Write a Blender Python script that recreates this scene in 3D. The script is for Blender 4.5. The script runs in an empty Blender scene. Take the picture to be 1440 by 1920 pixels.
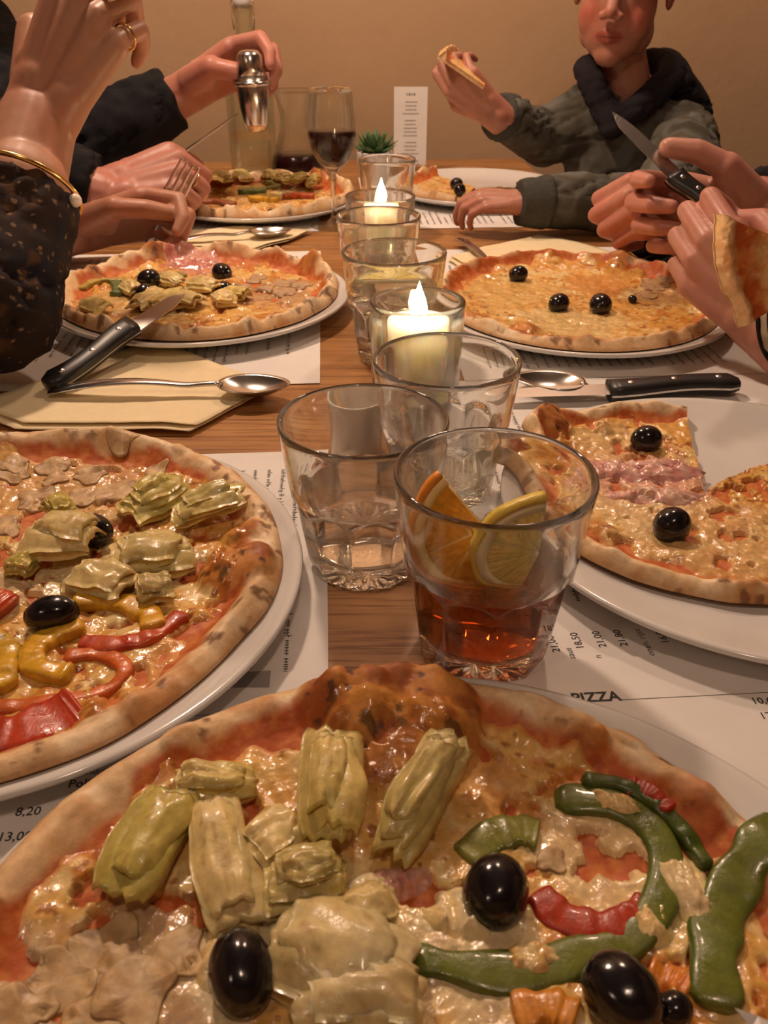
import bpy, bmesh, math, random
import numpy as np
from mathutils import Vector, Matrix

# ---------------------------------------------------------------- camera, world, lights, exposure
scene = bpy.context.scene
COL = scene.collection
CAM_H, PITCH, FPX = 0.265, math.radians(32.0), 1560.0     # table top is z = 0
cam_data = bpy.data.cameras.new('camera')
cam_data.sensor_fit = 'VERTICAL'
cam_data.sensor_height = 24.0
cam_data.lens = FPX / 1920.0 * 24.0
cam_data.clip_start = 0.01
cam_data.dof.use_dof = True
cam_data.dof.focus_distance = 0.48
cam_data.dof.aperture_fstop = 15.0
cam = bpy.data.objects.new('camera', cam_data)
cam.location = (0, 0, CAM_H)
cam.rotation_euler = (math.radians(90) - PITCH, 0, 0)
COL.objects.link(cam)
scene.camera = cam

world = bpy.data.worlds.new('dim_room')
scene.world = world
world.use_nodes = True
bg = world.node_tree.nodes['Background']
bg.inputs[0].default_value = (1.0, 0.63, 0.37, 1)
bg.inputs[1].default_value = 0.02

def point_light(name, loc, power, col, radius):
    l = bpy.data.lights.new(name, 'POINT')
    l.energy = power
    l.color = col
    l.shadow_soft_size = radius
    o = bpy.data.objects.new(name, l)
    o.location = loc
    COL.objects.link(o)
    return o

WARM = (1.0, 0.70, 0.505)
point_light('pendant_or_fill_light', (-0.30, 1.05, 0.92), 15.5, WARM, 0.045)
point_light('pendant_or_fill_light', (0.30, 1.25, 1.05), 8.0, WARM, 0.045)
point_light('pendant_or_fill_light', (0.15, -0.25, 1.35), 6.5, WARM, 0.06)  # added fill behind the camera, not a pendant; brightens the near table
point_light('pendant_or_fill_light', (-1.2, -0.8, 1.40), 5.0, WARM, 0.12)  # another added fill, from behind on the left, not a pendant

vs = scene.view_settings
vs.view_transform = 'Standard'
vs.look = 'None'
vs.exposure = 0.80
vs.gamma = 1.0
vs.use_curve_mapping = False

# ---------------------------------------------------------------- helpers
def ray(px, py):
    x = (px - 720) / FPX
    u = (960 - py) / FPX
    return np.array([x, math.cos(PITCH) + u * math.sin(PITCH), u * math.cos(PITCH) - math.sin(PITCH)])

def G(px, py, z=0.0):
    """point of the photograph on the level plane z"""
    r = ray(px, py)
    return np.array([0, 0, CAM_H]) + (z - CAM_H) / r[2] * r

def A(px, py, d):
    """point of the photograph at the distance d ahead"""
    r = ray(px, py)
    return np.array([0, 0, CAM_H]) + d / r[1] * r

def V(*a):
    return np.array(a[0] if len(a) == 1 else a, dtype=float)

def unit(v):
    v = np.asarray(v, float)
    return v / max(1e-9, np.linalg.norm(v))

TAB = {}
def vnoise(x, y, seed=0):
    if seed not in TAB:
        TAB[seed] = np.random.RandomState(seed + 7).rand(256, 256)
    t = TAB[seed]
    x = np.asarray(x, float); y = np.asarray(y, float)
    xi = np.floor(x).astype(int); yi = np.floor(y).astype(int)
    fx = x - xi; fy = y - yi
    fx = fx * fx * (3 - 2 * fx); fy = fy * fy * (3 - 2 * fy)
    a = t[xi % 256, yi % 256]; b = t[(xi + 1) % 256, yi % 256]
    c = t[xi % 256, (yi + 1) % 256]; d = t[(xi + 1) % 256, (yi + 1) % 256]
    return (a * (1 - fx) + b * fx) * (1 - fy) + (c * (1 - fx) + d * fx) * fy

def fbm(x, y, seed=0, octv=4):
    s = 0; w = 0; amp = 1.0; f = 1.0
    for k in range(octv):
        s = s + amp * vnoise(x * f + 17.3 * k, y * f - 9.1 * k, seed + k)
        w += amp; amp *= 0.5; f *= 2.03
    return s / w

def sstep(a, b, x):
    t = np.clip((np.asarray(x, float) - a) / (b - a), 0, 1)
    return t * t * (3 - 2 * t)

def mixc(a, b, t):
    t = np.asarray(t)[..., None]
    return a * (1 - t) + b * t

def make_mesh(name, verts, faces, cols=None, smooth=True):
    me = bpy.data.meshes.new(name)
    verts = np.asarray(verts, np.float32)
    if isinstance(faces, np.ndarray) and faces.ndim == 2:
        nf, k = faces.shape
        me.vertices.add(len(verts)); me.vertices.foreach_set('co', verts.ravel())
        me.loops.add(nf * k); me.loops.foreach_set('vertex_index', faces.astype(np.int32).ravel())
        me.polygons.add(nf)
        me.polygons.foreach_set('loop_start', np.arange(0, nf * k, k, dtype=np.int32))
        me.update(calc_edges=True)
        me.validate()
    else:
        me.from_pydata([tuple(map(float, v)) for v in verts], [], [tuple(map(int, f)) for f in faces])
        me.update()
    if cols is not None:
        ca = me.color_attributes.new('Col', 'FLOAT_COLOR', 'POINT')
        c4 = np.ones((len(me.vertices), 4), np.float32)
        c4[:, :3] = np.asarray(cols, np.float32).reshape(-1, 3)[:len(me.vertices)]
        ca.data.foreach_set('color', c4.ravel())
    if smooth:
        me.polygons.foreach_set('use_smooth', np.ones(len(me.polygons), bool))
    return me

def org(parent):
    return np.array(parent['org']) if parent is not None and 'org' in parent else np.zeros(3)

def put(name, me, mat, parent=None):
    o = bpy.data.objects.new(name, me)
    COL.objects.link(o)
    if mat is not None and not me.materials:
        me.materials.append(mat)
    if parent is not None:
        o.parent = parent
    return o

def tag(o, label=None, cat=None, group=None, kind=None):
    if label: o['label'] = label
    if cat: o['category'] = cat
    if group: o['group'] = group
    if kind: o['kind'] = kind
    return o

ORG = {}
def thing(name, loc, label, cat, group=None):
    o = bpy.data.objects.new(name, None)
    o.empty_display_size = 0.02
    COL.objects.link(o)
    o.location = tuple(map(float, loc))
    ORG[o.name] = V(loc)
    return tag(o, label, cat, group)

class MB:
    """collects shapes for one mesh; world coordinates"""
    def __init__(s):
        s.v = []; s.f = []; s.c = []
    def add(s, v, f, c=None):
        b = len(s.v)
        s.v += [tuple(map(float, p)) for p in v]
        s.f += [tuple(int(i) + b for i in q) for q in f]
        if c is not None:
            c = np.asarray(c, float)
            s.c += [tuple(c)] * len(v) if c.ndim == 1 else [tuple(q) for q in c]
    def box(s, lo, hi, m=None, c=None):
        x0, y0, z0 = lo; x1, y1, z1 = hi
        v = [(x0,y0,z0),(x1,y0,z0),(x1,y1,z0),(x0,y1,z0),(x0,y0,z1),(x1,y0,z1),(x1,y1,z1),(x0,y1,z1)]
        if m is not None: v = [tuple(m @ Vector(p)) for p in v]
        s.add(v, [(3,2,1,0),(4,5,6,7),(0,1,5,4),(1,2,6,5),(2,3,7,6),(3,0,4,7)], c)
    def lathe(s, prof, n=48, cx=0, cy=0, close=False, rfun=None):
        v = []; f = []
        for r, z in prof:
            for k in range(n):
                a = 2 * math.pi * k / n
                rr = rfun(r, z, a) if rfun else r
                v.append((cx + rr * math.cos(a), cy + rr * math.sin(a), z))
        m = len(prof)
        for i in range(m - 1):
            for k in range(n):
                k2 = (k + 1) % n
                f.append((i*n+k, i*n+k2, (i+1)*n+k2, (i+1)*n+k))
        if prof[0][0] > 1e-6 and not close: f.append(tuple(range(n - 1, -1, -1)))
        if prof[-1][0] > 1e-6 and not close: f.append(tuple((m-1)*n + k for k in range(n)))
        if close:
            for k in range(n):
                k2 = (k + 1) % n
                f.append(((m-1)*n+k, (m-1)*n+k2, k2, k))
        s.add(v, f)
    def sweep(s, pts, sec, up=(0,0,1), scale=None, c=None, cap=True):
        """sec: list of (side, up) offsets; scale: per-point factor (or pair)"""
        pts = [V(p) for p in pts]; n = len(pts); m = len(sec); v = []; f = []; cc = []
        for i in range(n):
            t = unit(pts[min(i+1, n-1)] - pts[max(i-1, 0)])
            u = V(up) if not callable(up) else V(up(i))
            sd = unit(np.cross(t, u)); uu = np.cross(sd, t)
            k = scale[i] if scale is not None else 1.0
            kx, ky = (k if isinstance(k, (tuple, list)) else (k, k))
            for (a, b) in sec:
                v.append(pts[i] + sd * a * kx + uu * b * ky)
                if c is not None and np.ndim(c) == 2: cc.append(c[i])
        for i in range(n - 1):
            for k in range(m):
                k2 = (k + 1) % m
                f.append((i*m+k, i*m+k2, (i+1)*m+k2, (i+1)*m+k))
        if cap:
            f.append(tuple(range(m - 1, -1, -1)))
            f.append(tuple((n-1)*m + k for k in range(m)))
        s.add(v, f, np.array(cc) if cc else c)
    def tube(s, pts, r, n=10, c=None):
        sec = [(math.cos(2*math.pi*k/n), math.sin(2*math.pi*k/n)) for k in range(n)]
        rr = r if isinstance(r, (list, tuple, np.ndarray)) else [r] * len(pts)
        t = unit(V(pts[-1]) - V(pts[0]))
        up = (0, 0, 1) if abs(t[2]) < 0.9 else (0, 1, 0)
        s.sweep(pts, sec, up, [float(q) for q in rr], c)
    def ball(s, c, r, n=16, m=10, rot=None, col=None):
        r = (r, r, r) if np.isscalar(r) else r
        v = []; f = []
        for i in range(m + 1):
            p = math.pi * i / m
            for k in range(n):
                a = 2 * math.pi * k / n
                q = V(r[0]*math.sin(p)*math.cos(a), r[1]*math.sin(p)*math.sin(a), r[2]*math.cos(p))
                if rot is not None: q = rot @ q
                v.append(V(c) + q)
        for i in range(m):
            for k in range(n):
                k2 = (k + 1) % n
                f.append((i*n+k, (i+1)*n+k, (i+1)*n+k2, i*n+k2))
        s.add(v, f, col)
    def build(s, name, mat, parent=None, smooth=True, bevel=0, weld=False):
        o = V(0,0,0) if parent is None else root_org(parent)
        v = np.array(s.v) - o
        me = make_mesh(name, v, s.f, s.c if s.c else None, smooth)
        if weld:
            bm = bmesh.new(); bm.from_mesh(me)
            bmesh.ops.remove_doubles(bm, verts=bm.verts, dist=1e-6)
            bm.to_mesh(me); bm.free()
        ob = put(name, me, mat, parent)
        if bevel:
            b = ob.modifiers.new('bevel', 'BEVEL'); b.width = bevel; b.segments = 3; b.limit_method = 'ANGLE'
        return ob

def root_org(o):
    while o.parent is not None:
        o = o.parent
    return ORG.get(o.name, V(0, 0, 0))

def single(name, mb, mat, loc, label, cat, group=None, smooth=True, bevel=0):
    """a thing that is one mesh, its origin at loc"""
    v = np.array(mb.v) - V(loc)
    me = make_mesh(name, v, mb.f, mb.c if mb.c else None, smooth)
    ob = put(name, me, mat)
    ob.location = tuple(map(float, loc)); ORG[ob.name] = V(loc)
    if bevel:
        b = ob.modifiers.new('bevel', 'BEVEL'); b.width = bevel; b.segments = 3; b.limit_method = 'ANGLE'
    return tag(ob, label, cat, group)

def smooth_path(pts, n):
    """Catmull-Rom through pts"""
    P = [V(p) for p in pts]; P = [2*P[0]-P[1]] + P + [2*P[-1]-P[-2]]
    out = []; segs = len(P) - 3
    for i in range(n):
        t = i / (n - 1) * segs; k = min(int(t), segs - 1); t -= k
        a, b, c, d = P[k:k+4]
        out.append(0.5*((2*b) + (c-a)*t + (2*a-5*b+4*c-d)*t*t + (3*b-a-3*c+d)*t**3))
    return out

# ---------------------------------------------------------------- materials
def new_mat(name):
    m = bpy.data.materials.new(name)
    m.use_nodes = True
    nt = m.node_tree
    return m, nt, nt.nodes['Principled BSDF']

def N(nt, typ, **kw):
    n = nt.nodes.new(typ)
    for k, v in kw.items():
        if hasattr(n, k): setattr(n, k, v)
    return n

def coords(nt, scale=(1,1,1), rot=(0,0,0), kind='Object'):
    tc = N(nt, 'ShaderNodeTexCoord'); mp = N(nt, 'ShaderNodeMapping')
    mp.inputs['Scale'].default_value = scale; mp.inputs['Rotation'].default_value = rot
    nt.links.new(tc.outputs[kind], mp.inputs[0])
    return mp.outputs[0]

def noise(nt, co, scale, detail=4, rough=0.55, dist=0.0):
    n = N(nt, 'ShaderNodeTexNoise')
    n.inputs['Scale'].default_value = scale; n.inputs['Detail'].default_value = detail
    n.inputs['Roughness'].default_value = rough; n.inputs['Distortion'].default_value = dist
    nt.links.new(co, n.inputs['Vector'])
    return n.outputs['Fac']

def ramp(nt, fac, stops):
    r = N(nt, 'ShaderNodeValToRGB'); e = r.color_ramp.elements
    while len(e) < len(stops): e.new(0.5)
    for q, (p, c) in zip(e, stops):
        q.position = p; q.color = (*c, 1)
    nt.links.new(fac, r.inputs[0])
    return r.outputs[0]

def bump(nt, b, h, strength, dist=0.001):
    n = N(nt, 'ShaderNodeBump')
    n.inputs['Strength'].default_value = strength; n.inputs['Distance'].default_value = dist
    nt.links.new(h, n.inputs['Height']); nt.links.new(n.outputs[0], b.inputs['Normal'])
    return n

def plain(name, col, rough=0.5, metal=0.0, var=0.12, scale=60, bmp=0.0, coat=0.0, sss=0.0, sssr=(1,.4,.2), spec=0.5):
    m, nt, b = new_mat(name)
    co = coords(nt)
    f = noise(nt, co, scale)
    c = V(col)
    nt.links.new(ramp(nt, f, [(0.3, tuple(c*(1-var))), (0.7, tuple(np.minimum(c*(1+var), 1)))]), b.inputs['Base Color'])
    b.inputs['Roughness'].default_value = rough; b.inputs['Metallic'].default_value = metal
    b.inputs['Coat Weight'].default_value = coat; b.inputs['Specular IOR Level'].default_value = spec
    if sss:
        b.inputs['Subsurface Weight'].default_value = sss; b.inputs['Subsurface Radius'].default_value = sssr
        b.inputs['Subsurface Scale'].default_value = 0.004
    if bmp: bump(nt, b, f, bmp)
    return m

def vcol_mat(name, rough=(0.3, 0.6), nscale=300, var=0.12, bmp=0.3, bscale=500, coat=0.0, sss=0.0, bdist=0.0006):
    """colour of the thing itself from its mesh attribute, with fine grain"""
    m, nt, b = new_mat(name)
    at = N(nt, 'ShaderNodeAttribute'); at.attribute_name = 'Col'
    co = coords(nt)
    f = noise(nt, co, nscale, 3)
    mr = N(nt, 'ShaderNodeMapRange'); mr.inputs[1].default_value = 0.3; mr.inputs[2].default_value = 0.7
    mr.inputs[3].default_value = 1 - var; mr.inputs[4].default_value = 1 + var
    nt.links.new(f, mr.inputs[0])
    mx = N(nt, 'ShaderNodeVectorMath'); mx.operation = 'SCALE'
    nt.links.new(at.outputs['Color'], mx.inputs[0]); nt.links.new(mr.outputs[0], mx.inputs['Scale'])
    nt.links.new(mx.outputs[0], b.inputs['Base Color'])
    g = noise(nt, co, nscale * 0.4, 3)
    r2 = N(nt, 'ShaderNodeMapRange'); r2.inputs[1].default_value = 0.35; r2.inputs[2].default_value = 0.65
    r2.inputs[3].default_value = rough[0]; r2.inputs[4].default_value = rough[1]
    nt.links.new(g, r2.inputs[0]); nt.links.new(r2.outputs[0], b.inputs['Roughness'])
    if bmp:
        h = noise(nt, co, bscale, 4, 0.6)
        bump(nt, b, h, bmp, bdist)
    b.inputs['Coat Weight'].default_value = coat
    if sss:
        b.inputs['Subsurface Weight'].default_value = sss
        b.inputs['Subsurface Radius'].default_value = (1, .45, .25); b.inputs['Subsurface Scale'].default_value = 0.003
    return m

def glass_mat(name, col=(1,1,1), ior=1.47, clear=0.35, rough=0.0):
    m, nt, b = new_mat(name)
    nt.nodes.remove(b)
    out = nt.nodes['Material Output']
    g = N(nt, 'ShaderNodeBsdfGlass'); g.inputs['Color'].default_value = (*col, 1); g.inputs['IOR'].default_value = ior
    g.inputs['Roughness'].default_value = rough
    t = N(nt, 'ShaderNodeBsdfTransparent'); t.inputs['Color'].default_value = (*[0.5+0.5*c for c in col], 1)
    mx = N(nt, 'ShaderNodeMixShader'); mx.inputs[0].default_value = clear
    nt.links.new(g.outputs[0], mx.inputs[1]); nt.links.new(t.outputs[0], mx.inputs[2])
    nt.links.new(mx.outputs[0], out.inputs['Surface'])
    return m

def liquid_mat(name, absorb, density, ior=1.33):
    """level surface refracts, the sides lie against the glass; colour by absorption"""
    m, nt, b = new_mat(name)
    nt.nodes.remove(b)
    out = nt.nodes['Material Output']
    g = N(nt, 'ShaderNodeBsdfGlass'); g.inputs['IOR'].default_value = ior; g.inputs['Roughness'].default_value = 0
    t = N(nt, 'ShaderNodeBsdfTransparent')
    tc = N(nt, 'ShaderNodeTexCoord'); sx = N(nt, 'ShaderNodeSeparateXYZ')
    nt.links.new(tc.outputs['Normal'], sx.inputs[0])
    gt = N(nt, 'ShaderNodeMath'); gt.operation = 'GREATER_THAN'; gt.inputs[1].default_value = 0.6
    nt.links.new(sx.outputs[2], gt.inputs[0])
    sc = N(nt, 'ShaderNodeMath'); sc.operation = 'MULTIPLY'; sc.inputs[1].default_value = 0.8
    nt.links.new(gt.outputs[0], sc.inputs[0])
    mx = N(nt, 'ShaderNodeMixShader')
    nt.links.new(sc.outputs[0], mx.inputs[0]); nt.links.new(t.outputs[0], mx.inputs[1]); nt.links.new(g.outputs[0], mx.inputs[2])
    nt.links.new(mx.outputs[0], out.inputs['Surface'])
    a = N(nt, 'ShaderNodeVolumeAbsorption'); a.inputs['Color'].default_value = (*absorb, 1)
    a.inputs['Density'].default_value = density
    nt.links.new(a.outputs[0], out.inputs['Volume'])
    return m

M = {}
def wall_mat():
    m, nt, b = new_mat('painted_plaster')
    co = coords(nt)
    f = noise(nt, co, 1.6, 5, 0.6)
    nt.links.new(ramp(nt, f, [(0.3, (0.43, 0.275, 0.152)), (0.7, (0.51, 0.335, 0.195))]), b.inputs['Base Color'])
    b.inputs['Roughness'].default_value = 0.75
    bump(nt, b, noise(nt, co, 22, 6, 0.65), 0.35, 0.004)
    return m
M['wall'] = wall_mat()

def wood_mat():
    m, nt, b = new_mat('oak')
    co = coords(nt, (1.2, 16, 16))
    f = noise(nt, co, 3.2, 6, 0.6, 0.6)
    fine = noise(nt, coords(nt, (3, 90, 90)), 4, 4, 0.6)
    c1 = ramp(nt, f, [(0.28, (0.25, 0.10, 0.028)), (0.5, (0.40, 0.185, 0.058)), (0.72, (0.50, 0.26, 0.092))])
    c2 = ramp(nt, fine, [(0.36, (0.32, 0.2, 0.11)), (0.5, (1, 1, 1))])
    mx = N(nt, 'ShaderNodeMix'); mx.data_type = 'RGBA'; mx.blend_type = 'MULTIPLY'; mx.inputs[0].default_value = 0.8
    nt.links.new(c1, mx.inputs[6]); nt.links.new(c2, mx.inputs[7])
    nt.links.new(mx.outputs[2], b.inputs['Base Color'])
    b.inputs['Roughness'].default_value = 0.36
    bump(nt, b, fine, 0.15, 0.0006)
    return m
M['wood'] = wood_mat()
M['floor'] = plain('dark_floor', (0.10, 0.06, 0.04), 0.6, scale=8)
M['ceiling'] = plain('ceiling_paint', (0.10, 0.075, 0.055), 0.8, scale=3)
M['paper'] = plain('menu_paper', (0.80, 0.77, 0.74), 0.75, var=0.03, scale=40, bmp=0.05)
M['napkin'] = plain('cream_tissue', (0.86, 0.73, 0.47), 0.9, var=0.04, scale=120, bmp=0.25)
M['ink'] = plain('ink', (0.035, 0.03, 0.03), 0.7)
M['greyink'] = plain('grey_ink', (0.30, 0.28, 0.27), 0.7)
M['china'] = plain('white_china', (0.74, 0.73, 0.71), 0.13, var=0.02, scale=8, coat=0.3)
M['steel'] = plain('steel', (0.62, 0.60, 0.57), 0.2, 1.0, var=0.05, scale=30)
M['blade'] = plain('knife_steel', (0.55, 0.52, 0.50), 0.27, 1.0, var=0.06, scale=30)
M['black'] = plain('black_plastic', (0.014, 0.013, 0.014), 0.38, var=0.1)
M['rivet'] = plain('rivet', (0.75, 0.72, 0.68), 0.25, 1.0)
M['gold'] = plain('gold', (0.85, 0.55, 0.22), 0.22, 1.0)
M['glass'] = glass_mat('clear_glass', (0.995, 1.0, 0.995), 1.49, 0.08)
M['wetglass'] = glass_mat('glass_against_liquid', (0.995, 1.0, 0.995), 1.12, 0.08)
M['thinglass'] = glass_mat('thin_glass', (0.98, 0.99, 0.97), 1.45, 0.3)
M['greenglass'] = glass_mat('green_glass', (0.95, 0.98, 0.93), 1.45, 0.5)
M['water'] = liquid_mat('water', (0.97, 0.99, 1), 1.0)
M['cola'] = liquid_mat('cola', (0.76, 0.43, 0.05), 88.0)
M['wine'] = plain('red_wine', (0.022, 0.003, 0.006), 0.04, var=0.05)
M['wax'] = plain('wax', (0.95, 0.84, 0.72), 0.45, var=0.03, sss=1.0, sssr=(1, .75, .55))
M['wax'].node_tree.nodes['Principled BSDF'].inputs['Subsurface Scale'].default_value = 0.03
M['wick'] = plain('wick', (0.03, 0.02, 0.02), 0.9)
def flame_mat():
    m, nt, b = new_mat('flame')
    b.inputs['Base Color'].default_value = (1, 0.8, 0.4, 1)
    b.inputs['Emission Color'].default_value = (1.0, 0.72, 0.36, 1)
    b.inputs['Emission Strength'].default_value = 60.0
    return m
M['flame'] = flame_mat()
M['toothpick'] = plain('birch', (0.75, 0.55, 0.32), 0.7, scale=200)
M['leaf'] = plain('succulent', (0.075, 0.16, 0.06), 0.5, var=0.35, scale=40)
M['soil'] = plain('soil', (0.03, 0.02, 0.015), 0.95)
# ---------------------------------------------------------------- structure
YAW = math.radians(3.6)
TX = V(math.cos(YAW), math.sin(YAW), 0)      # across the table, to the right
TY = V(-math.sin(YAW), math.cos(YAW), 0)     # along the table, away
T0 = G(700, 1258)                            # a point of the table frame
def T(a, b, z=0.0):
    """table frame: a across, b along"""
    return TX * a + TY * b + V(0, 0, z)
def tcoord(p):
    return float(np.dot(p, TX)), float(np.dot(p, TY))

def slab(name, lo, hi, mat):
    mb = MB(); mb.box(lo, hi)
    o = mb.build(name, mat, None, False)
    return tag(o, kind='structure')
WALL_Y = 1.80
wl = slab('wall_back', (-2.6, WALL_Y, -0.75), (2.6, WALL_Y + 0.12, 2.0), M['wall'])
fl = slab('floor', (-2.6, -2.2, -0.80), (2.6, WALL_Y, -0.75), M['floor'])

slab('wall_left', (-2.72, -2.2, -0.75), (-2.6, WALL_Y + 0.12, 2.0), M['wall'])
slab('wall_right', (2.6, -2.2, -0.75), (2.72, WALL_Y + 0.12, 2.0), M['wall'])
slab('wall_front', (-2.72, -2.32, -0.75), (2.72, -2.2, 2.0), M['wall'])
slab('ceiling', (-2.72, -2.32, 2.0), (2.72, WALL_Y + 0.12, 2.1), M['ceiling'])

EDGE_R = 0.362
EDGE_L = -0.372
SEAM = 1.045
def table(y0, y1, label):
    c = T((EDGE_L + EDGE_R) / 2, (y0 + y1) / 2, -0.75)
    t = thing('dining_table', c, label, 'table')
    rot = Matrix.Rotation(YAW, 4, 'Z')
    mb = MB(); mb.box((EDGE_L, y0, -0.032), (EDGE_R, y1, 0.0), rot)
    mb.build('tabletop', M['wood'], t, False, 0.003)
    mb = MB()
    e = 0.05
    mb.box((EDGE_L+e, y0+e, -0.10), (EDGE_R-e, y0+e+0.02, -0.033), rot); mb.box((EDGE_L+e, y1-e-0.02, -0.10), (EDGE_R-e, y1-e, -0.033), rot)
    mb.box((EDGE_L+e, y0+e+0.02, -0.10), (EDGE_L+e+0.02, y1-e-0.02, -0.033), rot); mb.box((EDGE_R-e-0.02, y0+e+0.02, -0.10), (EDGE_R-e, y1-e-0.02, -0.033), rot)
    mb.build('apron', M['wood'], t, False)
    for sx in (EDGE_L + 0.035, EDGE_R - 0.085):
        for sy in (y0 + 0.035, y1 - 0.085):
            mb = MB(); mb.box((sx, sy, -0.7495), (sx + 0.05, sy + 0.05, -0.034), rot)
            mb.build('leg', M['wood'], t, False, 0.004)
    return t
table(-0.28, SEAM - 0.0012, 'long oak dining table in front, carrying the near pizzas and tumblers')
table(SEAM + 0.0012, 1.66, 'oak dining table at the far end by the tan wall')

# ---------------------------------------------------------------- paper placemats with printed menus
def text_mesh(s, size, bold=0.0):
    cu = bpy.data.curves.new('t', 'FONT'); cu.body = s; cu.size = size; cu.offset = bold
    cu.resolution_u = 2
    ob = bpy.data.objects.new('t', cu); COL.objects.link(ob)
    dg = bpy.context.evaluated_depsgraph_get(); dg.update()
    me = ob.evaluated_get(dg).to_mesh()
    v = np.array([tuple(q.co) for q in me.vertices]).reshape(-1, 3); f = [tuple(p.vertices) for p in me.polygons]
    ob.evaluated_get(dg).to_mesh_clear()
    bpy.data.objects.remove(ob); bpy.data.curves.remove(cu)
    return v, f
TXT = {}
def add_text(mb, s, at, size, ang, bold=0.0, slant=0.0):
    key = (s, size, bold)
    if key not in TXT: TXT[key] = text_mesh(*key)
    v, f = TXT[key]
    if not len(v): return
    a = ang
    ex = V(math.cos(a), math.sin(a), 0); ey = V(-math.sin(a), math.cos(a), 0)
    mb.add([V(at) + ex * (p[0] + slant * p[1]) + ey * p[1] for p in v], f)
def glyphs(mb, at, length, h, ang, rng):
    """a line of print too small to read"""
    ex = V(math.cos(ang), math.sin(ang), 0); ey = V(-math.sin(ang), math.cos(ang), 0)
    x = 0.0
    while x < length:
        if rng.random() < 0.14:
            x += h * 0.5; continue
        w = h * rng.uniform(0.25, 0.5); hh = h * rng.choice([0.6, 0.6, 0.95]); y0 = -h * 0.25 if rng.random() < 0.12 else 0
        a = V(at) + ex * x
        t = h * 0.17
        mb.add([a + ey*y0, a + ex*t + ey*y0, a + ex*t + ey*hh, a + ey*hh], [(0,1,2,3)])
        mb.add([a + ex*t + ey*(hh*.4), a + ex*w + ey*(hh*.4), a + ex*w + ey*(hh*.4+t), a + ex*t + ey*(hh*.4+t)], [(0,1,2,3)])
        x += w + h * 0.16
def placemat(a0, a1, b0, b1, z, label, lines):
    c = T((a0+a1)/2, (b0+b1)/2, 0)
    t = thing('paper_placemat', c, label, 'placemat', 'printed paper menu placemats')
    n, m = 22, 22
    v = []; f = []
    for i in range(n):
        for j in range(m):
            a = a0 + (a1-a0)*i/(n-1); b = b0 + (b1-b0)*j/(m-1)
            v.append(T(a, b, z))
    k = len(v)
    v += [p - V(0,0,0.0003) for p in v]
    for i in range(n-1):
        for j in range(m-1):
            q = (i*m+j, (i+1)*m+j, (i+1)*m+j+1, i*m+j+1)
            f.append(q); f.append(tuple(k+x for x in q[::-1]))
    for i in range(n-1):
        f.append((i*m, k+i*m, k+(i+1)*m, (i+1)*m)); f.append((i*m+m-1, (i+1)*m+m-1, k+(i+1)*m+m-1, k+i*m+m-1))
    for j in range(m-1):
        f.append((j, j+1, k+j+1, k+j)); f.append(((n-1)*m+j, k+(n-1)*m+j, k+(n-1)*m+j+1, (n-1)*m+j+1))
    mb = MB(); mb.add(v, f)
    mb.build('sheet', M['paper'], t, False)
    ink = MB(); grey = MB()
    lines(ink, grey, z + 0.00012)
    if ink.v: tag(ink.build('printed_text', M['ink'], t, False), 'small black menu print', kind='stuff')
    if grey.v: tag(grey.build('printed_panel', M['greyink'], t, False), 'grey printed panel')
    return t
def rule(mb, p, q, w):
    p = V(p); q = V(q); d = unit(q - p); s = np.cross(V(0,0,1), d) * w/2
    mb.add([p-s, q-s, q+s, p+s], [(0,1,2,3)])
rng = random.Random(4)

def side_lines(a_in, a_out, b0, b1, sgn, b_head=None):
    """print that reads from the side of the table; lines run across it"""
    def fn(ink, grey, z):
        ang = YAW + (-math.pi/2 if sgn < 0 else math.pi/2)
        # people on the left read towards +x: a line of text runs along -b
        b = b0 + 0.018
        rows = np.arange(min(a_in, a_out) + 0.03, max(a_in, a_out) - 0.02, 0.0088)
        for r in rows:
            for (c0, c1) in ((0.06, 0.30), (0.36, 0.62), (0.68, 0.93)):
                L = (b1 - b0) * (c1 - c0) * rng.uniform(0.45, 0.98)
                if rng.random() < 0.12: continue
                if sgn < 0: glyphs(ink, T(r, b1 - (b1-b0)*c0, z), L, 0.0034, ang, rng)
                else: glyphs(ink, T(r, b0 + (b1-b0)*c0, z), L, 0.0034, ang, rng)
    return fn

# own placemat in front, prints read from the camera's side
def own_lines(ink, grey, z):
    def tx(s, px, py, size, bold=0.0, slant=0.0, dang=0.0):
        add_text(ink, s, G(px, py, z), size, YAW + dang, bold, slant)
    tx('KOKEN', 268, 1343, 0.0068, 0.0002, 0.2)
    rule(ink, G(250, 1350, z), G(425, 1338, z), 0.0003)
    tx('Fajita', 138, 1437, 0.0052, 0.00006, 0.15)
    tx('gandrine', 143, 1453, 0.0042, 0, 0.2)
    tx('Pollo', 126, 1477, 0.0056, 0.00010)
    tx('tortillas', 128, 1494, 0.0042, 0, 0.2)
    tx('ordillas', 190, 1402, 0.0044, 0, 0.2)
    tx('gerolde tortillas', 160, 1419, 0.0040, 0, 0.2)
    tx('met gefild met pita', 180, 1381, 0.0040, 0, 0.2)
    tx('12,00', 44, 1477, 0.0056, 0.00006)
    tx('8,20', 26, 1530, 0.0056, 0.00006)
    tx('13,00', -8, 1578, 0.0056, 0.00006)
    p = G(420, 1289, z); q = G(505, 1289, z); r_ = G(508, 1257, z); s_ = G(424, 1262, z)
    grey.add([p, q, r_, s_], [(0,1,2,3)])
    tx('PIZZA', 1074, 1317, 0.0080, 0.00022)
    rule(ink, G(1165, 1312, z), G(1600, 1290, z), 0.0003)
    tx('10,60', 1412, 1320, 0.0054, 0.00005)
    tx('17,00', 1428, 1348, 0.0054, 0.00005)
a_my, b_my = tcoord(G(700, 1258))
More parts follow.
